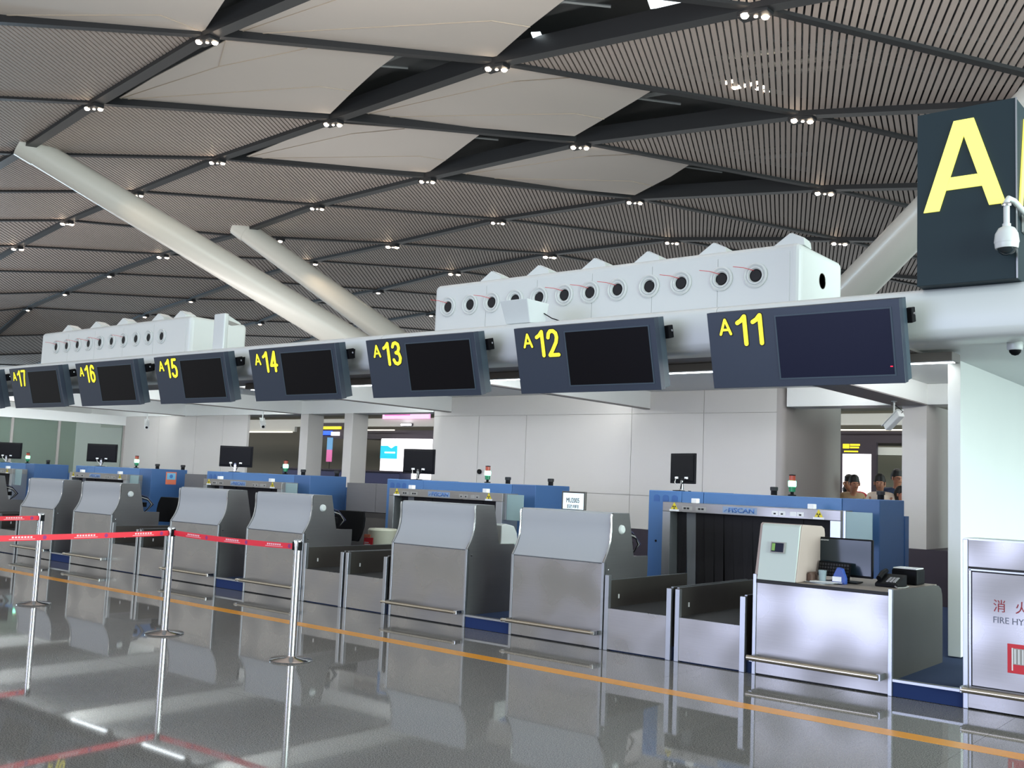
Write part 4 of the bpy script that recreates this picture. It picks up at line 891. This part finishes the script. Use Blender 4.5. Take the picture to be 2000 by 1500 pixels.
# ------------------------------------------------------------------ fire hydrant cabinet at the right
fh = thing('hydrant_cabinet', 'steel fire hydrant cabinet with red lettering at the right edge', 'cabinet', (-2.25, 0, 0))
MB().box(-2.25, -1.05, 0.002, 0.30, 0.01, 1.250).build('body', 'steel', fh)
MB().box(-2.25, -1.05, 0.0, 0.32, 1.250, 1.262).build('top', 'alu', fh)
MB().box(-2.252, -2.215, -0.008, 0.03, 0.0, 1.255).build('edge_trim', 'alu', fh, bevel=0.003)
MB().box(-2.212, -1.05, -0.004, 0.004, 1.055, 1.25).build('upper_panel', 'steel', fh)
dr = MB().box(-2.185, -1.09, -0.006, 0.004, 0.178, 1.012).build('door', 'steel', fh)
fr = MB().box(-2.206, -2.194, -0.007, 0.004, 0.15, 1.03).box(-2.206, -1.05, -0.007, 0.004, 1.024, 1.034).build('door_frame', 'alu', fh)
gp = MB().box(-2.213, -1.05, -0.002, 0.003, 1.036, 1.052).box(-2.192, -2.186, -0.003, 0.003, 0.17, 1.02).box(-2.19, -1.05, -0.003, 0.003, 1.013, 1.022).box(-2.19, -1.05, -0.003, 0.003, 0.168, 0.176).build('joint', 'rubber', fh)
MB().box(-2.25, -1.05, -0.003, 0.003, 0.012, 0.165).build('lower_panel', 'steel', fh)
text('lettering', '\u6d88', 'red_ink', fh, (-2.037, -1.955, 0.735, 0.825), y=-0.009, depth=0.003)
text('lettering', '\u706b', 'red_ink', fh, (-1.885, -1.80, 0.735, 0.825), y=-0.009, depth=0.003)
text('lettering', '\u6813', 'red_ink', fh, (-1.735, -1.65, 0.735, 0.825), y=-0.009, depth=0.003)
text('lettering', 'FIRE HYDRANT', 'grey_ink', fh, (-2.037, -1.62, 0.655, 0.70), y=-0.009, depth=0.003)
pc = MB().box(-1.942, -1.62, -0.010, -0.006, 0.305, 0.515).build('pictogram', 'red', fh, bevel=0.006)
MB().box(-1.905, -1.66, -0.012, -0.009, 0.37, 0.485).build('pictogram_field', 'label_grey', pc)
for k in range(9): MB().box(-1.893 + k * 0.026, -1.886 + k * 0.026, -0.0135, -0.011, 0.375, 0.48).build('hose_bar', 'label_wht', pc)
MB().box(-1.912, -1.904, -0.0135, -0.011, 0.325, 0.487).build('hose_end', 'label_wht', pc)
rl = MB().tube([(-2.25, -0.07, 0.145), (-1.05, -0.07, 0.145)], 0.022, 12).build('foot_rail', 'bronze_rail', fh, smooth=True)
MB().box(-2.255, -2.235, -0.09, 0.0, 0.12, 0.17).build('bracket', 'alu', rl, bevel=0.006)

# ------------------------------------------------------------------ surveillance cameras
pt = thing('dome_camera', 'large white pan tilt dome camera hanging on an arm before the letter sign', 'camera', (-1.9, 0.0, 3.8))
c = (-1.905, -0.12, 3.405)
MB().lathe([(0.085, 0.075), (0.088, 0.085), (0.08, 0.15), (0.058, 0.19), (0.03, 0.205), (0.03, 0.225), (0.022, 0.23), (0.022, 0.365)], c, 28).build('housing', 'white', pt, smooth=True)
MB().lathe([(0.078, 0.035), (0.082, 0.05), (0.084, 0.075)], c, 28).build('lower_ring', 'white', pt, smooth=True)
MB().lathe([(0.001, -0.018), (0.03, -0.012), (0.055, 0.006), (0.066, 0.035)], c, 24).build('glass_dome', mat('smoked_dome', (36, 44, 48), 0.06), pt, smooth=True)
MB().tube([(-1.905, -0.12, 3.77), (-1.905, -0.12, 3.80), (-1.895, -0.10, 3.83), (-1.87, -0.05, 3.82), (-1.80, 0.10, 3.72), (-1.78, 0.2, 3.70), (-1.858, 0.2, 3.70)], 0.022, 12).build('arm', 'white', pt, smooth=True)
MB().lathe([(0.034, 0.36), (0.036, 0.372), (0.034, 0.384)], c, 20).build('clamp', 'chrome', pt)
MB().box(-1.858, -1.80, 0.14, 0.26, 3.62, 3.78).build('mount_plate', 'white', pt)
dm = thing('small_dome_camera', 'small white dome camera under the soffit at the right edge', 'camera', (-1.95, 0.8, 2.835))
c = (-2.02, 0.62, 2.74)
MB().lathe([(0.06, 0.095), (0.062, 0.05), (0.055, 0.03)], c, 24).build('housing', 'white', dm, smooth=True)
MB().lathe([(0.001, -0.015), (0.025, -0.008), (0.042, 0.012), (0.046, 0.032)], c, 20).build('glass_dome', 'black', dm, smooth=True)
def bullet(x, y, z, rz, tilt, label):
    t = thing('bullet_camera', label, 'camera', (0, 0, 0), 'box cameras hanging under the canopy')
    MB().tube([(0, 0, 0.0), (0, 0, -0.22)], 0.012, 10).build('stem', 'white', t, smooth=True)
    MB().lathe([(0.04, 0.0), (0.04, -0.012)], (0, 0, 0), 16).build('ceiling_plate', 'white', t)
    R_ = Matrix.Rotation(tilt, 4, 'Y')
    b = MB().box(-0.17, 0.17, -0.045, 0.045, -0.04, 0.05); b.v = [tuple(R_ @ Vector(v) + Vector((0, 0, -0.27))) for v in b.v]; h = b.build('housing', 'white_wall', t, bevel=0.01)
    b = MB().box(-0.20, 0.18, -0.055, 0.055, 0.052, 0.062); b.v = [tuple(R_ @ Vector(v) + Vector((0, 0, -0.27))) for v in b.v]; b.build('sun_shield', 'white_wall', t)
    b = MB().lathe([(0.03, -0.172), (0.032, -0.165), (0.001, -0.1715)], (0, 0, 0), 14, 'x'); b.v = [tuple(R_ @ Vector(v) + Vector((0, 0, -0.27))) for v in b.v]; b.build('lens', 'black', t)
    MB().tube([(0.10, 0, -0.23), (0.15, 0.02, -0.15), (0.10, 0.0, -0.10), (0.02, 0, -0.06)], 0.005, 5).build('cable', 'black', t)
    t.location = (x, y, z); t.rotation_euler = (0, 0, rz); ORI[t.name] = Vector((x, y, z))
bullet(-4.60, 5.45, 2.825, math.radians(-35), math.radians(-32), 'white box camera hanging under the wide cross beam by the rear opening')
bullet(-22.13, 5.2, 2.825, math.radians(150), math.radians(-28), 'grey box camera hanging near the inner wall corner at the left')
bullet(-17.71, 5.2, 2.825, math.radians(150), math.radians(-25), 'grey box camera hanging before the glazed rear opening at the left')

# ------------------------------------------------------------------ things on and behind the counters
fs = thing('flight_display', 'small lit display reading MU2005 standing behind the nearest hooded counter', 'display', (-6.1, 0.3, 0.85))
MB().box(-6.255, -5.96, 0.30, 0.325, 1.289, 1.475).build('frame', 'steel_dark', fs, bevel=0.004)
MB().box(-6.235, -5.98, 0.296, 0.301, 1.295, 1.458).build('screen', mat('lit_pale_display', (232, 246, 248), 0.4, emit=0.55, emit_rgb=(225, 245, 250)), fs)
text('lettering', 'MU2005', 'black_ink', fs, (-6.19, -6.03, 1.36, 1.41), y=0.293, depth=0.002)
text('lettering', '\u6606\u660e', 'black_ink', fs, (-6.18, -6.04, 1.303, 1.34), y=0.293, depth=0.002)
pr = thing('ticket_printer', 'small white curved printer on the worktop left of the nearest counter', 'printer', (-7.5, 0.9, 0.845))
MB().prism([(0.62, 0.85), (0.62, 1.06), (0.70, 1.075), (0.84, 1.05), (0.90, 0.97), (0.915, 0.87), (0.915, 0.85)], -7.53, -7.30).build('casing', 'white', pr, bevel=0.01)
MB().box(-7.53, -7.29, 0.60, 0.93, 0.845, 0.862).build('tray', 'cream', pr)
def cables(x, label):
    t = thing('cable_bundle', label, 'cables', (x, 0.6, 0.86), 'cable bundles on the counter worktops')
    for k in range(4):
        dx = k * 0.015
        MB().tube([(x - dx, 0.50, 1.06 + k * .02), (x + 0.03 - dx, 0.60, 1.03 + k * 0.02), (x + 0.02, 0.66 + dx, 0.97), (x - dx, 0.62 + dx, 0.90), (x - 0.02, 0.58, 0.856)], 0.007, 6).build('cable', ('black', 'label_grey', 'black', 'navy')[k], t, smooth=True)
    MB().box(x - 0.05, x + 0.0, 0.55, 0.60, 0.93, 1.0).build('plug_block', 'black', t, bevel=0.005)
for n, l in ((12, 'looped dark cables behind the nearest hooded counter'), (14, 'tangled dark cables behind the third hooded counter from the right'), (16, 'dark cables behind the fifth hooded counter from the right'), (18, 'bundle of black cables behind the far left counter')):
    cables(CX[n] + 1.08, l)
def chair(x, y, rz, label):
    t = thing('office_chair', label, 'chair', (0, 0, 0), 'black office chairs behind the counters')
    MB().prism([(-0.26, 0.02), (0.26, 0.02), (0.24, -0.2), (0.22, -0.46), (-0.22, -0.46), (-0.25, -0.2)], 0.42, 0.49, 'z').build('seat', 'black', t, bevel=0.02)
    bk = MB(); nn = 8
    P = []; F_ = []
    for j in range(5):
        z = 0.55 + j * 0.10; wv = (0.20, 0.235, 0.25, 0.245, 0.215)[j]
        for i in range(nn + 1):
            u = -1 + 2 * i / nn; P += [(u * wv, 0.07 - 0.07 * u * u + 0.02 * j, z), (u * wv, 0.11 - 0.07 * u * u + 0.02 * j, z)]
    w2 = 2 * (nn + 1)
    for j in range(4):
        for i in range(nn):
            a = j * w2 + 2 * i
            F_ += [(a, a + 2, a + 2 + w2, a + w2), (a + 1, a + 1 + w2, a + 3 + w2, a + 3)]
        F_ += [(j * w2, j * w2 + w2, j * w2 + w2 + 1, j * w2 + 1), (j * w2 + 2 * nn, j * w2 + 2 * nn + 1, j * w2 + w2 + 2 * nn + 1, j * w2 + w2 + 2 * nn)]
    for i in range(nn): F_ += [(2 * i, 2 * i + 1, 2 * i + 3, 2 * i + 2), (4 * w2 + 2 * i, 4 * w2 + 2 * i + 2, 4 * w2 + 2 * i + 3, 4 * w2 + 2 * i + 1)]
    bk.poly(P, F_).build('backrest', 'black', t, smooth=True, bevel=0.01)
    MB().tube([(0, 0.02, 0.43), (0, 0.10, 0.46), (0, 0.12, 0.62)], 0.02, 8).build('back_bracket', 'rubber', t, smooth=True)
    MB().tube([(0, -0.2, 0.08), (0, -0.2, 0.43)], 0.025, 10).build('gas_lift', 'chrome', t, smooth=True)
    for k in range(5):
        a = 2 * PI * k / 5; e = (0.28 * math.cos(a), -0.2 + 0.28 * math.sin(a))
        lg = MB().tube([(0, -0.2, 0.10), (e[0], e[1], 0.065)], 0.022, 8).build('leg', 'rubber', t, smooth=True)
        MB().lathe([(0.001, -0.02), (0.028, -0.02), (0.028, 0.02), (0.001, 0.02)], (e[0], e[1], 0.03), 12, 'y').build('castor', 'rubber', lg)
    t.location = (x, y, 0.118); t.rotation_euler = (0, 0, rz); ORI[t.name] = Vector(t.location)
chair(-10.45, 1.15, math.radians(15), 'black office chair with curved back beside the ivory bin')
chair(-14.85, 1.25, math.radians(20), 'black office chair half hidden left of the middle queue post')
bn = thing('waste_bin', 'ivory tapered bin with a red and orange label, between chair and scanner', 'bin', (-10.2, 1.9, 0.118))
prb = [(0.15, 0.0), (0.19, 0.35), (0.20, 0.62), (0.205, 0.70), (0.19, 0.72), (0.001, 0.73)]
MB().lathe(prb, (-10.22, 1.62, 0.118), 28).build('body', 'bin', bn, smooth=True)
lb = MB().prism([(-10.36, 0.58), (-10.19, 0.60), (-10.18, 0.72), (-10.355, 0.71)], 1.405, 1.41, 'y').build('red_label', 'red', bn)
MB().prism([(-10.36, 0.715), (-10.24, 0.72), (-10.24, 0.76), (-10.355, 0.76)], 1.404, 1.41, 'y').build('orange_label', 'sticker_or', bn)
MB().box(-10.34, -10.23, 1.400, 1.406, 0.62, 0.632).box(-10.34, -10.26, 1.400, 1.406, 0.645, 0.655).build('label_lettering', 'label_wht', lb)

# things on the open desk
mn = thing('desk_monitor', 'wide dark monitor standing on the open check-in desk', 'monitor', (-3.36, 0.52, 0.80))
MB().box(-3.605, -3.115, 0.50, 0.53, 0.850, 1.178).build('bezel', 'black', mn, bevel=0.006)
MB().box(-3.592, -3.128, 0.496, 0.502, 0.87, 1.165).build('screen', mat('dark_glossy_screen', (34, 46, 52), 0.12), mn)
text('lettering', 'Lenovo', 'label_wht', mn, (-3.585, -3.50, 1.148, 1.163), y=0.494, depth=0.002)
MB().box(-3.39, -3.33, 0.52, 0.55, 0.81, 0.92).build('stand', 'black', mn)
MB().prism([(-3.50, 0.42), (-3.22, 0.42), (-3.24, 0.62), (-3.48, 0.62)], 0.80, 0.812, 'z').build('base', 'black', mn)
kb = thing('keyboard', 'black keyboard leaning upright before the desk monitor', 'keyboard', (-3.45, 0.42, 0.80))
MB().hexa([(-3.56, 0.40, 0.85), (-3.28, 0.40, 0.85), (-3.28, 0.42, 0.85), (-3.56, 0.42, 0.85), (-3.56, 0.44, 0.975), (-3.28, 0.44, 0.965), (-3.28, 0.455, 0.965), (-3.56, 0.455, 0.975)]).build('body', 'black', kb)
for r in range(4):
    for q in range(11):
        x0 = -3.55 + q * 0.024; z0 = 0.862 + r * 0.026; y0 = 0.402 + r * 0.0085
        MB().box(x0, x0 + 0.019, y0 - 0.006, y0 + 0.004, z0, z0 + 0.019).build('key', 'rubber', kb)
cp = thing('plastic_cup', 'clear plastic cup on papers on the open desk', 'cup', (-3.46, 0.30, 0.81))
MB().lathe([(0.026, 0.016), (0.026, 0.02), (0.034, 0.105), (0.036, 0.105), (0.028, 0.014), (0.001, 0.014)], (-3.465, 0.28, 0.80), 20).build('wall', 'clear', cp, smooth=True)
pp = thing('paper_stack', 'loose stack of crumpled papers in clear film on the open desk', 'papers', (-3.5, 0.25, 0.80))
for k in range(5):
    a = 0.2 * k - 0.4; cx, cy = -3.50 + 0.02 * k, 0.24; z = 0.801 + k * 0.0032
    q = [(cx + u * math.cos(a) - v * math.sin(a), cy + u * math.sin(a) + v * math.cos(a)) for u, v in ((-0.13, -0.08), (0.13, -0.08), (0.13, 0.08), (-0.13, 0.08))]
    MB().prism(q, z, z + 0.0022, 'z').build('sheet', 'clear' if k % 2 else 'label_wht', pp)
hp = thing('hole_punch', 'small blue stapler with white tag on the open desk', 'stapler', (-3.33, 0.30, 0.80))
MB().prism([(-3.39, 0.80), (-3.27, 0.80), (-3.27, 0.85), (-3.30, 0.93), (-3.34, 0.94), (-3.37, 0.88)], 0.28, 0.34, 'y').build('body', mat('royal_blue_plastic', (50, 80, 160), 0.4), hp, bevel=0.006)
MB().box(-3.375, -3.30, 0.270, 0.281, 0.822, 0.862).build('tag', 'label_wht', hp)
ph = thing('telephone', 'black desk telephone at the right end of the open desk', 'telephone', (-2.98, 0.55, 0.80))
MB().prism([(0.42, 0.80), (0.42, 0.83), (0.66, 0.90), (0.66, 0.80)], -3.07, -2.88).build('body', 'black', ph, bevel=0.008)
MB().tube([(-3.05, 0.46, 0.865), (-3.05, 0.55, 0.905), (-3.05, 0.64, 0.92)], 0.022, 10).build('handset', 'black', ph, smooth=True)
for r in range(4):
    for q in range(3): MB().box(-2.985 + q * 0.028, -2.965 + q * 0.028, 0.45 + r * 0.03, 0.47 + r * 0.03, 0.842 + r * 0.0085, 0.852 + r * 0.0085).build('key', 'label_grey', ph)
MB().tube([(-2.90, 0.42, 0.815), (-2.86, 0.36, 0.808), (-2.83, 0.45, 0.808), (-2.85, 0.60, 0.808)], 0.006, 6).build('cord', 'label_grey', ph, smooth=True)
bx = thing('label_printer', 'black label printer with a pale lid behind the telephone', 'printer', (-3.1, 0.85, 0.80))
MB().box(-3.08, -2.86, 0.86, 1.08, 0.801, 0.93).build('body', 'black', bx, bevel=0.015)
MB().box(-3.07, -2.87, 0.87, 1.07, 0.932, 0.942).build('lid', 'label_wht', bx, bevel=0.004)
bk = thing('brown_pouch', 'small brown pouch left of the desk monitor', 'pouch', (-3.56, 0.45, 0.80))
MB().prism([(-3.575, 0.80), (-3.53, 0.80), (-3.525, 0.86), (-3.545, 0.89), (-3.57, 0.87)], 0.20, 0.34, 'y').build('pouch', mat('brown_leather', (96, 74, 64), 0.6), bk, bevel=0.01)

# ------------------------------------------------------------------ rear hall: lit panels, counters, people
bb = thing('lit_billboard', 'large glowing white billboard with a cyan logo in the rear opening', 'billboard', (-22.2, 14, 0.13))
MB().box(-23.26, -21.1, 13.98, 14.05, 1.50, 2.722).build('light_panel', 'billboard', bb, bevel=0.02)
MB().prism([(-23.25, 2.10), (-22.52, 2.10), (-22.52, 2.50), (-22.62, 2.50), (-22.78, 2.42), (-22.95, 2.50), (-23.25, 2.50)], 13.965, 13.98, 'y').build('logo', 'cyan_lit', bb)
MB().box(-23.05, -22.6, 13.955, 13.966, 2.27, 2.31).build('logo_lettering', 'billboard', bb)
for k in range(6): MB().box(-23.2 + k * 0.13, -23.13 + k * 0.13, 13.965, 13.98, 1.56, 1.63).build('caption_mark', 'red_ink', bb)
MB().box(-22.3, -22.1, 14.0, 14.06, 0.13, 1.5).build('post', 'steel_dark', bb)
pk = thing('pink_light_panel', 'glowing pink and white panel high above the lit billboard', 'sign', (-22.2, 13.5, 3.3))
MB().box(-23.2, -21.2, 13.93, 13.99, 3.33, 3.54).build('light_panel', 'pink_lit', pk)
MB().box(-23.1, -22.0, 13.92, 13.932, 3.43, 3.50).build('pink_band', mat('hot_pink_panel', (235, 110, 190), 0.4, emit=0.5), pk)
ys = thing('yellow_sign', 'thin yellow lit sign seen between the two grey pillars', 'sign', (-25.6, 14, 3.0))
MB().box(-26.1, -25.1, 13.9, 13.96, 3.01, 3.10).build('lit_strip', 'yellow_lit', ys)
MB().box(-26.3, -24.9, 13.962, 14.0, 2.70, 3.22).build('board', 'rear_dark', ys)
bl = thing('blue_sign', 'small blue and white lit sign under the yellow one between the pillars', 'sign', (-25.6, 13.9, 2.8))
MB().box(-26.1, -25.5, 13.88, 13.94, 2.82, 2.95).build('blue_panel', 'blue_lit', bl)
MB().box(-25.5, -25.15, 13.88, 13.94, 2.80, 2.92).build('white_panel', 'billboard', bl)
bnn = thing('vertical_banner', 'narrow pink to blue vertical banner between the two grey pillars', 'banner', (-25.4, 13.5, 1.9))
MB().box(-25.58, -25.32, 13.80, 13.82, 2.34, 2.73).build('upper_field', mat('banner_blue', (110, 170, 220), 0.5, emit=0.25), bnn)
MB().box(-25.58, -25.32, 13.80, 13.82, 1.95, 2.338).build('lower_field', mat('banner_pink', (230, 120, 180), 0.5, emit=0.25), bnn)
MB().box(-25.46, -25.44, 13.82, 13.84, 0.13, 2.73).build('pole', 'steel_dark', bnn)
nc = thing('rear_counter', 'dark navy service counter in the rear hall left of the lit billboard', 'counter', (-25, 13, 0.13))
MB().box(-27.0, -21.6, 13.2, 13.7, 0.13, 1.68).build('front', 'navy', nc)
MB().box(-27.05, -21.55, 13.15, 13.75, 1.68, 1.72).build('top', 'rear_dark', nc)
dv = thing('draped_equipment', 'black covered equipment on the rear counter between the grey pillars', 'equipment', (-26, 13.4, 1.72))
MB().prism([(-26.3, 1.72), (-25.75, 1.72), (-25.72, 1.95), (-25.80, 2.15), (-26.0, 2.2), (-26.3, 2.22)], 13.25, 13.6, 'y').build('cover', 'rubber', dv, bevel=0.06)
lb2 = thing('lightbox_stand', 'dark framed blank white lightbox behind the queueing people at the right', 'lightbox', (-8.3, 14, 0.13))
MB().box(-8.68, -7.84, 14.0, 14.1, 0.13, 2.72).build('frame', 'rear_dark', lb2)
MB().box(-8.58, -7.95, 13.985, 14.0, 1.30, 2.46).build('light_panel', 'billboard', lb2)
MB().box(-8.58, -8.44, 13.985, 14.0, 2.58, 2.68).build('yellow_symbol', 'yellow_lit', lb2)
MB().box(-8.42, -8.20, 13.985, 14.0, 2.64, 2.68).box(-8.42, -8.22, 13.985, 14.0, 2.585, 2.62).box(-8.55, -8.24, 13.985, 14.0, 2.50, 2.53).build('yellow_lettering', 'yellow_lit', lb2)
dwn = thing('rear_downlight', 'bright oblong ceiling lamp above the lit billboard', 'ceiling light', (-22, 13.8, 3.1))
MB().box(-22.35, -21.95, 13.9, 13.96, 3.12, 3.17).build('lens', 'tube', dwn, bevel=0.01)
MB().box(-22.38, -21.92, 13.96, 14.0, 3.11, 3.19).build('housing', 'rear_dark', dwn)

def person(x, y, h, rz, lean, shirt, hairlen, label, armup=False, zf=0.128):
    t = thing('person', label, 'person', (0, 0, 0))
    s = h / 1.72
    def skin(name, verts, edges, rad, m, lvl=1):
        me = bpy.data.meshes.new(name); me.from_pydata([tuple(Vector(v) * s) for v in verts], edges, [])
        o = bpy.data.objects.new(name, me); COL.objects.link(o)
        sk = o.modifiers.new('skin', 'SKIN'); sk.use_smooth_shade = True
        for i, r in enumerate(rad): me.skin_vertices[0].data[i].radius = (r[0] * s, r[1] * s) if isinstance(r, tuple) else (r * s, r * s)
        me.skin_vertices[0].data[0].use_root = True
        ss = o.modifiers.new('sub', 'SUBSURF'); ss.levels = lvl; ss.render_levels = lvl
        dg = bpy.context.evaluated_depsgraph_get(); dg.update()
        m2 = bpy.data.meshes.new_from_object(o.evaluated_get(dg)); bpy.data.objects.remove(o)
        m2.name = name; m2.materials.clear(); m2.materials.append(M[m])
        for p in m2.polygons: p.use_smooth = True
        o2 = bpy.data.objects.new(name, m2); COL.objects.link(o2); o2.parent = t
        return o2
    L = lean
    hip, sp, ch, nk, hd_ = (0, 0, 0.92), (0, -0.03 * L, 1.10), (0, -0.10 * L, 1.32), (0, -0.16 * L, 1.47), (0, -0.22 * L, 1.60)
    hz = 1.25 if armup else 0.82; hy = -0.38 if armup else -0.12
    ez = 1.08; ey = -0.12 * L - (0.10 if armup else 0.0)
    body = [hip, sp, ch, nk, hd_, (0, -0.23 * L - 0.005, 1.665),
            (0.17, -0.10 * L, 1.40), (0.24, ey, ez), (0.22, hy, hz), (0.215, hy - 0.05, hz - 0.07),
            (-0.17, -0.10 * L, 1.40), (-0.24, ey, ez), (-0.22, hy, hz), (-0.215, hy - 0.05, hz - 0.07),
            (0.10, 0, 0.86), (0.11, -0.02, 0.48), (0.11, 0.0, 0.08), (0.12, -0.16, 0.035),
            (-0.10, 0, 0.86), (-0.11, 0.02, 0.48), (-0.11, 0.03, 0.08), (-0.12, -0.13, 0.035)]
    e = [(0, 1), (1, 2), (2, 3), (3, 4), (4, 5), (2, 6), (6, 7), (7, 8), (8, 9), (2, 10), (10, 11), (11, 12), (12, 13), (0, 14), (14, 15), (15, 16), (16, 17), (0, 18), (18, 19), (19, 20), (20, 21)]
    r = [(0.13, 0.10), (0.125, 0.09), (0.14, 0.10), 0.046, (0.080, 0.098), (0.068, 0.084), 0.055, 0.042, 0.03, 0.035, 0.055, 0.042, 0.03, 0.035, 0.085, 0.055, 0.042, 0.035, 0.085, 0.055, 0.042, 0.035]
    skin('body', body, e, r, 'skin')
    tv = [hip, sp, ch, (0, -0.14 * L, 1.455), (0.17, -0.10 * L, 1.40), (0.24, ey, ez), (-0.17, -0.10 * L, 1.40), (-0.24, ey, ez)]
    skin('shirt', tv, [(0, 1), (1, 2), (2, 3), (2, 4), (4, 5), (2, 6), (6, 7)], [(0.155, 0.125), (0.15, 0.115), (0.17, 0.13), 0.085, 0.075, 0.058, 0.075, 0.058], shirt)
    skin('trousers', [(0, 0, 0.90), (0.10, 0, 0.84), (0.11, -0.02, 0.48), (0.11, 0.0, 0.10), (-0.10, 0, 0.84), (-0.11, 0.02, 0.48), (-0.11, 0.03, 0.10)], [(0, 1), (1, 2), (2, 3), (0, 4), (4, 5), (5, 6)], [(0.14, 0.115), 0.10, 0.07, 0.06, 0.10, 0.07, 0.06], 'trouser')
    c = Vector(hd_) + Vector((0, 0.012, 0.045))
    hr = MB(); P = []; n = 16
    prof = [(0.001, 0.132), (0.045, 0.122), (0.08, 0.085), (0.098, 0.02), (0.096, -0.03), (0.082, -0.06)] + ([(0.08, -0.14), (0.06, -0.20)] if hairlen else [])
    hr.lathe(prof, (0, 0, 0), n)
    hr.v = [tuple((Vector((v[0] * 0.90, v[1] * 1.0 + (0.045 if v[2] < 0.04 else 0.022), v[2] * 1.0)) + c) * s) for v in hr.v]
    hr.build('hair', 'hair', t, smooth=True)
    fc = MB()
    fy = hd_[1] - 0.10
    fc.prism([(-0.012, 1.585), (0.012, 1.585), (0.004, 1.625), (-0.004, 1.625)], fy - 0.014, fy + 0.02, 'y')
    fc.v = [tuple(Vector(v) * s) for v in fc.v]; fc.build('nose', 'skin', t, smooth=True)
    ey_ = MB()
    for a in (-0.032, 0.032): ey_.box(a - 0.012, a + 0.012, fy - 0.003, fy + 0.02, 1.618, 1.626)
    ey_.box(-0.02, 0.02, fy - 0.002, fy + 0.02, 1.552, 1.558)
    ey_.v = [tuple(Vector(v) * s) for v in ey_.v]; ey_.build('eyes_and_mouth', 'hair', t)
    for a in (-1, 1):
        er = MB().box(a * 0.082 - 0.008, a * 0.082 + 0.008, hd_[1] - 0.01, hd_[1] + 0.025, 1.585, 1.64); er.v = [tuple(Vector(v) * s) for v in er.v]; er.build('ear', 'skin', t, bevel=0.006)
        for hnd, sx in (((0.215 * a, hy - 0.05, hz - 0.07), a),):
            for k in range(5):
                f0 = Vector(hnd) + Vector((0.018 * (k - 2) * 0.8, -0.02, -0.02)); ln = (0.05, 0.07, 0.078, 0.07, 0.055)[k]
                fg = MB().tube([f0, f0 + Vector((0.004 * (k - 2), -0.012, -ln * .55)), f0 + Vector((0.004 * (k - 2), 0.0, -ln))], 0.008, 6); fg.v = [tuple(Vector(v) * s) for v in fg.v]; fg.build('finger', 'skin', t, smooth=True)
    t.location = (x, y, zf); t.rotation_euler = (0, 0, rz); ORI[t.name] = Vector(t.location)
person(-6.49, 8.9, 1.72, math.radians(35), 1.4, 'cloth_tan', False, 'dark haired person in a tan top before the blank lightbox')
person(-7.09, 10.2, 1.60, math.radians(80), 0.6, 'cloth_white', False, 'person in a pale top at the far left of the group')
person(-7.25, 11.2, 1.74, math.radians(0), 0.4, 'cloth_navy', False, 'dark haired person behind the one in the tan top')
person(-6.63, 9.9, 1.74, math.radians(-20), 1.8, 'cloth_red', False, 'person in a red shirt looking down before the lightbox')
person(-5.90, 8.75, 1.74, math.radians(15), 2.0, 'cloth_white', False, 'person in a cream shirt bending forward, right of the lightbox')
person(-6.57, 10.5, 1.74, math.radians(180), 0.5, 'cloth_tan', False, 'person with dark hair half hidden left of the cream shirt')
person(-6.06, 9.8, 1.86, math.radians(40), 0.8, 'cloth_navy', False, 'tallest dark haired person in a navy shirt at the right')
person(-5.57, 8.6, 1.56, math.radians(60), 0.3, 'cloth_pink', True, 'person in pink with long dark hair beside the grey pillar')
